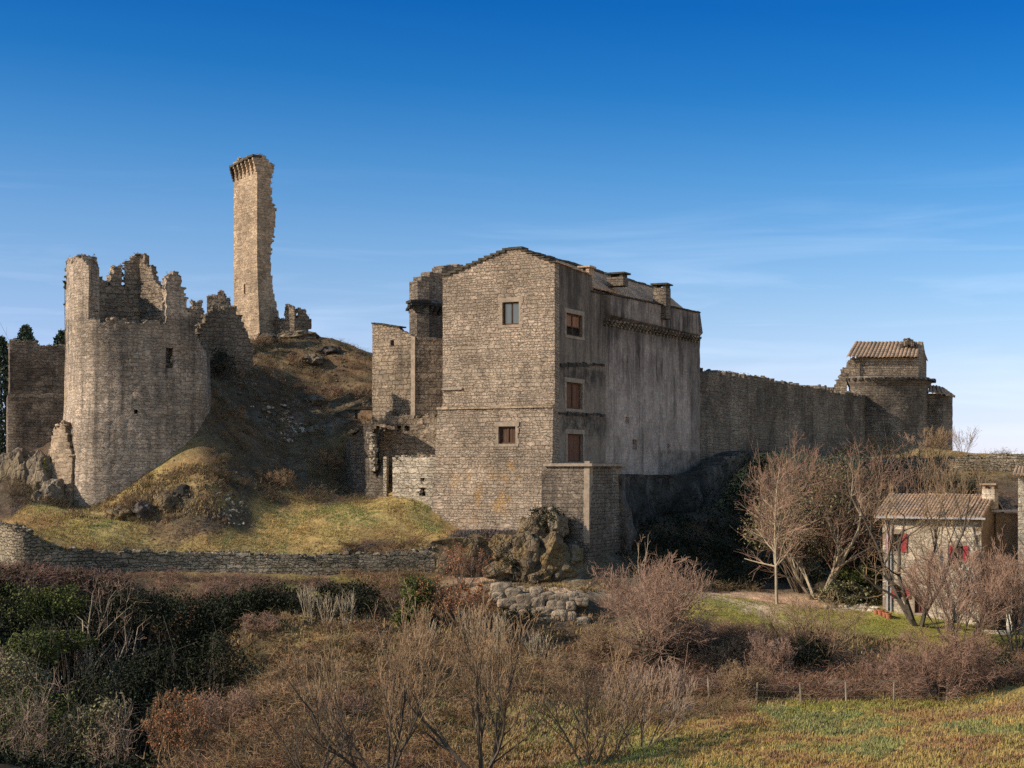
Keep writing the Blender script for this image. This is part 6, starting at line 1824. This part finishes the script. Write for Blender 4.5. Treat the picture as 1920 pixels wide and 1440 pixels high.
# ------------------------------------------------------------------ brambles, scrub and grass: nobody could count them
def scatter(name, label, kindf, areas, mat, seed, colvar=.25, zoned=False):
    """areas: (px0,px1,py0,py1 in the photograph's frame at their own depth Y0..Y1, count, scale)"""
    rg = np.random.RandomState(seed); PV = []; 
    for (px0, px1, Y0, Y1, cnt, sc, py0, py1) in areas:
        Y = rg.uniform(Y0, Y1, cnt * 3); px = rg.uniform(px0, px1, cnt * 3)
        x = (px - 960) / F * Y; z = ground_z(x, Y); py = HOR - z / Y * F
        cl = np.sin(x * 1.3 + np.sin(Y * .9) * 1.5) * np.sin(Y * 1.1 + np.sin(x * .7) * 1.5)
        ok = (py > py0) & (py < py1) & (rg.rand(cnt * 3) < .55 + .45 * cl)
        q = np.stack([x, Y, z, np.full(len(x), sc)], 1)[ok][:cnt]
        PV.append(q)
    A = np.concatenate(PV); n = len(A)
    protos = [kindf(np.random.RandomState(seed * 7 + k)) for k in range(6)]
    which = rg.randint(0, 6, n); VV = []; QQ = []; CC = []; off = 0
    for k, (V0, Q0) in enumerate(protos):
        a = A[which == k]; m = len(a)
        if not m: continue
        th = rg.uniform(0, 2 * math.pi, m); s = a[:, 3] * rg.uniform(.6, 1.4, m)
        c_, s_ = np.cos(th), np.sin(th)
        X = V0[None, :, 0] * c_[:, None] - V0[None, :, 1] * s_[:, None]; Yv = V0[None, :, 0] * s_[:, None] + V0[None, :, 1] * c_[:, None]
        V = np.stack([X * s[:, None] + a[:, 0:1], Yv * s[:, None] + a[:, 1:2], V0[None, :, 2] * s[:, None] + a[:, 2:3]], -1)
        VV.append(V.reshape(-1, 3)); nv = len(V0)
        QQ.append((Q0[None] + (np.arange(m) * nv)[:, None, None]).reshape(-1, Q0.shape[1]) + off); off += m * nv
        base_c = zone_col(a[:, 0], a[:, 1]) * 1.2 if zoned else 1.0
        if zoned:   # greener, browner and paler patches of turf
            g1 = (fbm(a[:, 0] * .35 + 5, a[:, 1] * .22 + 3, 4) - .5) * 3.2; g2 = rg.rand(m)
            base_c = base_c * np.where((g1 > .25)[:, None], np.array([[.68, .9, .66]]), 1.0) * np.where((g1 < -.35)[:, None], np.array([[.88, .74, .7]]), 1.0) * np.where((g2 < .1)[:, None], np.array([[.65, .62, .55]]), 1.0)
        CC.append(np.repeat(base_c * rg.uniform(1 - colvar, 1 + colvar, (m, 1)) * (1 + rg.normal(size=(m, 3)) * .07), nv, 0))
    o = mk(name, np.concatenate(VV), [np.concatenate(QQ)], mat, col=np.clip(np.concatenate(CC), .1, 2.5))
    return tag(o, label, None, None, 'stuff')

def bramble_clump(rg):
    sg = []
    for k in range(15):
        p = np.array([rg.normal() * .22, rg.normal() * .22, -.05]); d = np.array([rg.normal() * .6, rg.normal() * .6, 1.0]); d /= np.linalg.norm(d)
        L = rg.uniform(.5, 1.25); r = .012
        for i in range(4):
            q = p + d * L / 4; sg.append((*p, *q, r, r * .85)); p = q; r *= .85
            d = d + np.array([rg.normal() * .25, rg.normal() * .25, -.28]); d /= np.linalg.norm(d)
            if i > 0:
                e = p + np.array([rg.normal(), rg.normal(), rg.normal() * .6 + .2]) * .14; sg.append((*p, *e, .008, .006))
    return tubes(np.array(sg), 3)
def grass_tuft(rg, n=9, h=.26, w=.022, sp=.10):
    V = []; Q = []
    for k in range(n):
        a = rg.uniform(0, 2 * math.pi); b = np.array([rg.normal() * sp, rg.normal() * sp, -.03])
        o = np.array([math.cos(a), math.sin(a), 0]) ; s = np.array([-o[1], o[0], 0]) * w
        hh = h * rg.uniform(.5, 1.2); l = rg.uniform(.15, .7) * hh
        m = b + o * l * .35 + np.array([0, 0, hh * .65]); t = b + o * l + np.array([0, 0, hh])
        i = len(V); V += [b - s, b + s, m + s * .7, m - s * .7, t]
        Q += [(i, i + 1, i + 2, i + 3), (i + 3, i + 2, i + 4, i + 4)]
    return np.array(V), np.array(Q)
def grass_tuft_(rg):
    V, Q = grass_tuft(rg); tri = []
    for q in Q:
        if q[2] == q[3]: tri.append((q[0], q[1], q[2]))
        else: tri += [(q[0], q[1], q[2]), (q[0], q[2], q[3])]
    return V, np.array(tri)
def ivy_clump(rg):
    pts = rg.normal(size=(40, 3)) * np.array([.3, .3, .16]) + np.array([0, 0, .2])
    V, Q, _ = leaf_quads(pts, .09, rg); return V, Q

M['bramble2'] = leaf_mat('pinkish_brambles', (.25, .155, .11), (.165, .10, .072), .5, .1)
M['scrub'] = leaf_mat('grey_brown_scrub', (.28, .175, .095), (.15, .095, .052), .35, .1)
M['hillscrub'] = leaf_mat('hill_scrub_stems', (.2, .145, .085), (.11, .08, .045), .4, .1)
scatter('brambles', 'reddish brambles along the path under the terrace wall', bramble_clump,
        [(-40, 560, 97.5, 101.3, 700, .95, 1072, 1135), (150, 700, 101.5, 105.2, 260, .6, 1078, 1110), (560, 760, 101, 105.5, 90, .7, 1060, 1140)], M['bramble2'], 1, .4)
scatter('bramble_thicket', 'pinkish brambles on the bank between lawn and fence', bramble_clump,
        [(1080, 1560, 85, 97, 900, 1.0, 1170, 1320), (1480, 1960, 83, 93, 800, 1.0, 1205, 1318), (1560, 1760, 84, 92, 200, 1.1, 1200, 1310)], M['bramble'], 2, .45)
scatter('scrub', 'grey-brown scrub on the left foreground slope', bramble_clump,
        [(400, 900, 66, 97, 650, 1.0, 1120, 1470), (880, 1180, 84, 97, 260, .9, 1180, 1300), (300, 560, 66, 92, 350, 1.1, 1200, 1470), (640, 830, 103, 109, 120, .7, 1000, 1110), (1100, 1400, 78, 86, 130, .8, 1280, 1400)], M['scrub'], 3, .45)
scatter('hill_scrub', 'low dark scrub on the shaded castle hillside', bramble_clump,
        [(390, 700, 112, 147, 1100, .6, 630, 945), (200, 420, 110, 116, 120, .45, 880, 985), (20, 115, 112, 122, 120, .7, 830, 990), (1170, 1420, 109, 126, 200, .8, 980, 1110), (1640, 1900, 128, 150, 200, .8, 850, 960)], M['hillscrub'], 4, .4)
scatter('ground_ivy', 'dark ivy covering the steep bank in the ravine', ivy_clump,
        [(-40, 440, 86, 101, 700, 1.2, 1090, 1400), (-40, 320, 68, 88, 300, 1.2, 1250, 1470), (1170, 1420, 110, 128, 250, 1.2, 900, 1110), (1820, 1960, 84, 92, 120, 1.0, 1220, 1300)], M['l_dark'], 5)
scatter('grass', 'golden winter grass on the slope and the meadow', grass_tuft_,
        [(20, 830, 101, 118, 16000, .42, 880, 1050), (1050, 1960, 52, 83, 24000, .6, 1300, 1480), (640, 1120, 60, 90, 9000, .7, 1240, 1480), (820, 1000, 108.5, 111.5, 500, .7, 980, 1012)], M['grass'], 6, .2, True)
M['tussock'] = leaf_mat('tussock_blades', (.82, .82, .8), (.6, .62, .58), .5, .1)
scatter('tussocks', 'rough tussocks standing out of the meadow', grass_tuft_, [(1050, 1960, 52, 82, 2200, .85, 1310, 1480), (640, 1120, 60, 88, 700, .9, 1260, 1480), (60, 800, 104, 117, 500, .7, 900, 1040)], M['tussock'], 9, .35, True)
scatter('dry_grass', 'bleached dry grass among the brambles', grass_tuft_,
        [(430, 1180, 70, 103, 8000, 1.1, 1110, 1440), (1080, 1960, 82, 97, 3500, 1.1, 1190, 1325), (400, 700, 112, 147, 1200, .7, 630, 940), (900, 1160, 103, 107.5, 500, .7, 1080, 1112), (120, 420, 110, 115, 1500, .9, 870, 990)], M['drygrass'], 7, .3)
M['lawn'] = leaf_mat('lawn_blades', (.235, .235, .05), (.30, .26, .07), .5, .15)
scatter('lawn_grass', 'short green lawn between the driveway and the house', grass_tuft_,
        [(1280, 1960, 95, 106, 9000, .32, 1112, 1225), (560, 800, 103.5, 107, 600, .5, 1085, 1102), (1480, 1800, 79, 84, 1500, .7, 1312, 1345)], M['lawn'], 8, .25)

# weeds and small tufts rooted in the wall tops
wp = np.concatenate([l[3] for l in LOOSE if len(l[3])]); rg = np.random.RandomState(44)
wp = wp[rg.rand(len(wp)) < .28]
VV = []; QQ = []; CC = []; n0 = 0
for p in wp:
    k = rg.randint(5, 14)
    pts = p + rg.normal(size=(k, 3)) * np.array([.12, .12, .07]) + np.array([0, 0, .12])
    V, Q, c_ = leaf_quads(pts, .06, rg); VV.append(V); QQ.append(Q + n0); CC.append(c_ * rg.uniform(.7, 1.4)); n0 += len(V)
tag(mk('wall_weeds', np.concatenate(VV), [np.concatenate(QQ)], M['l_green'], None, col=np.clip(np.concatenate(CC), .2, 2)), 'small weeds and moss tufts along the tops of the ruined walls', None, None, 'stuff')
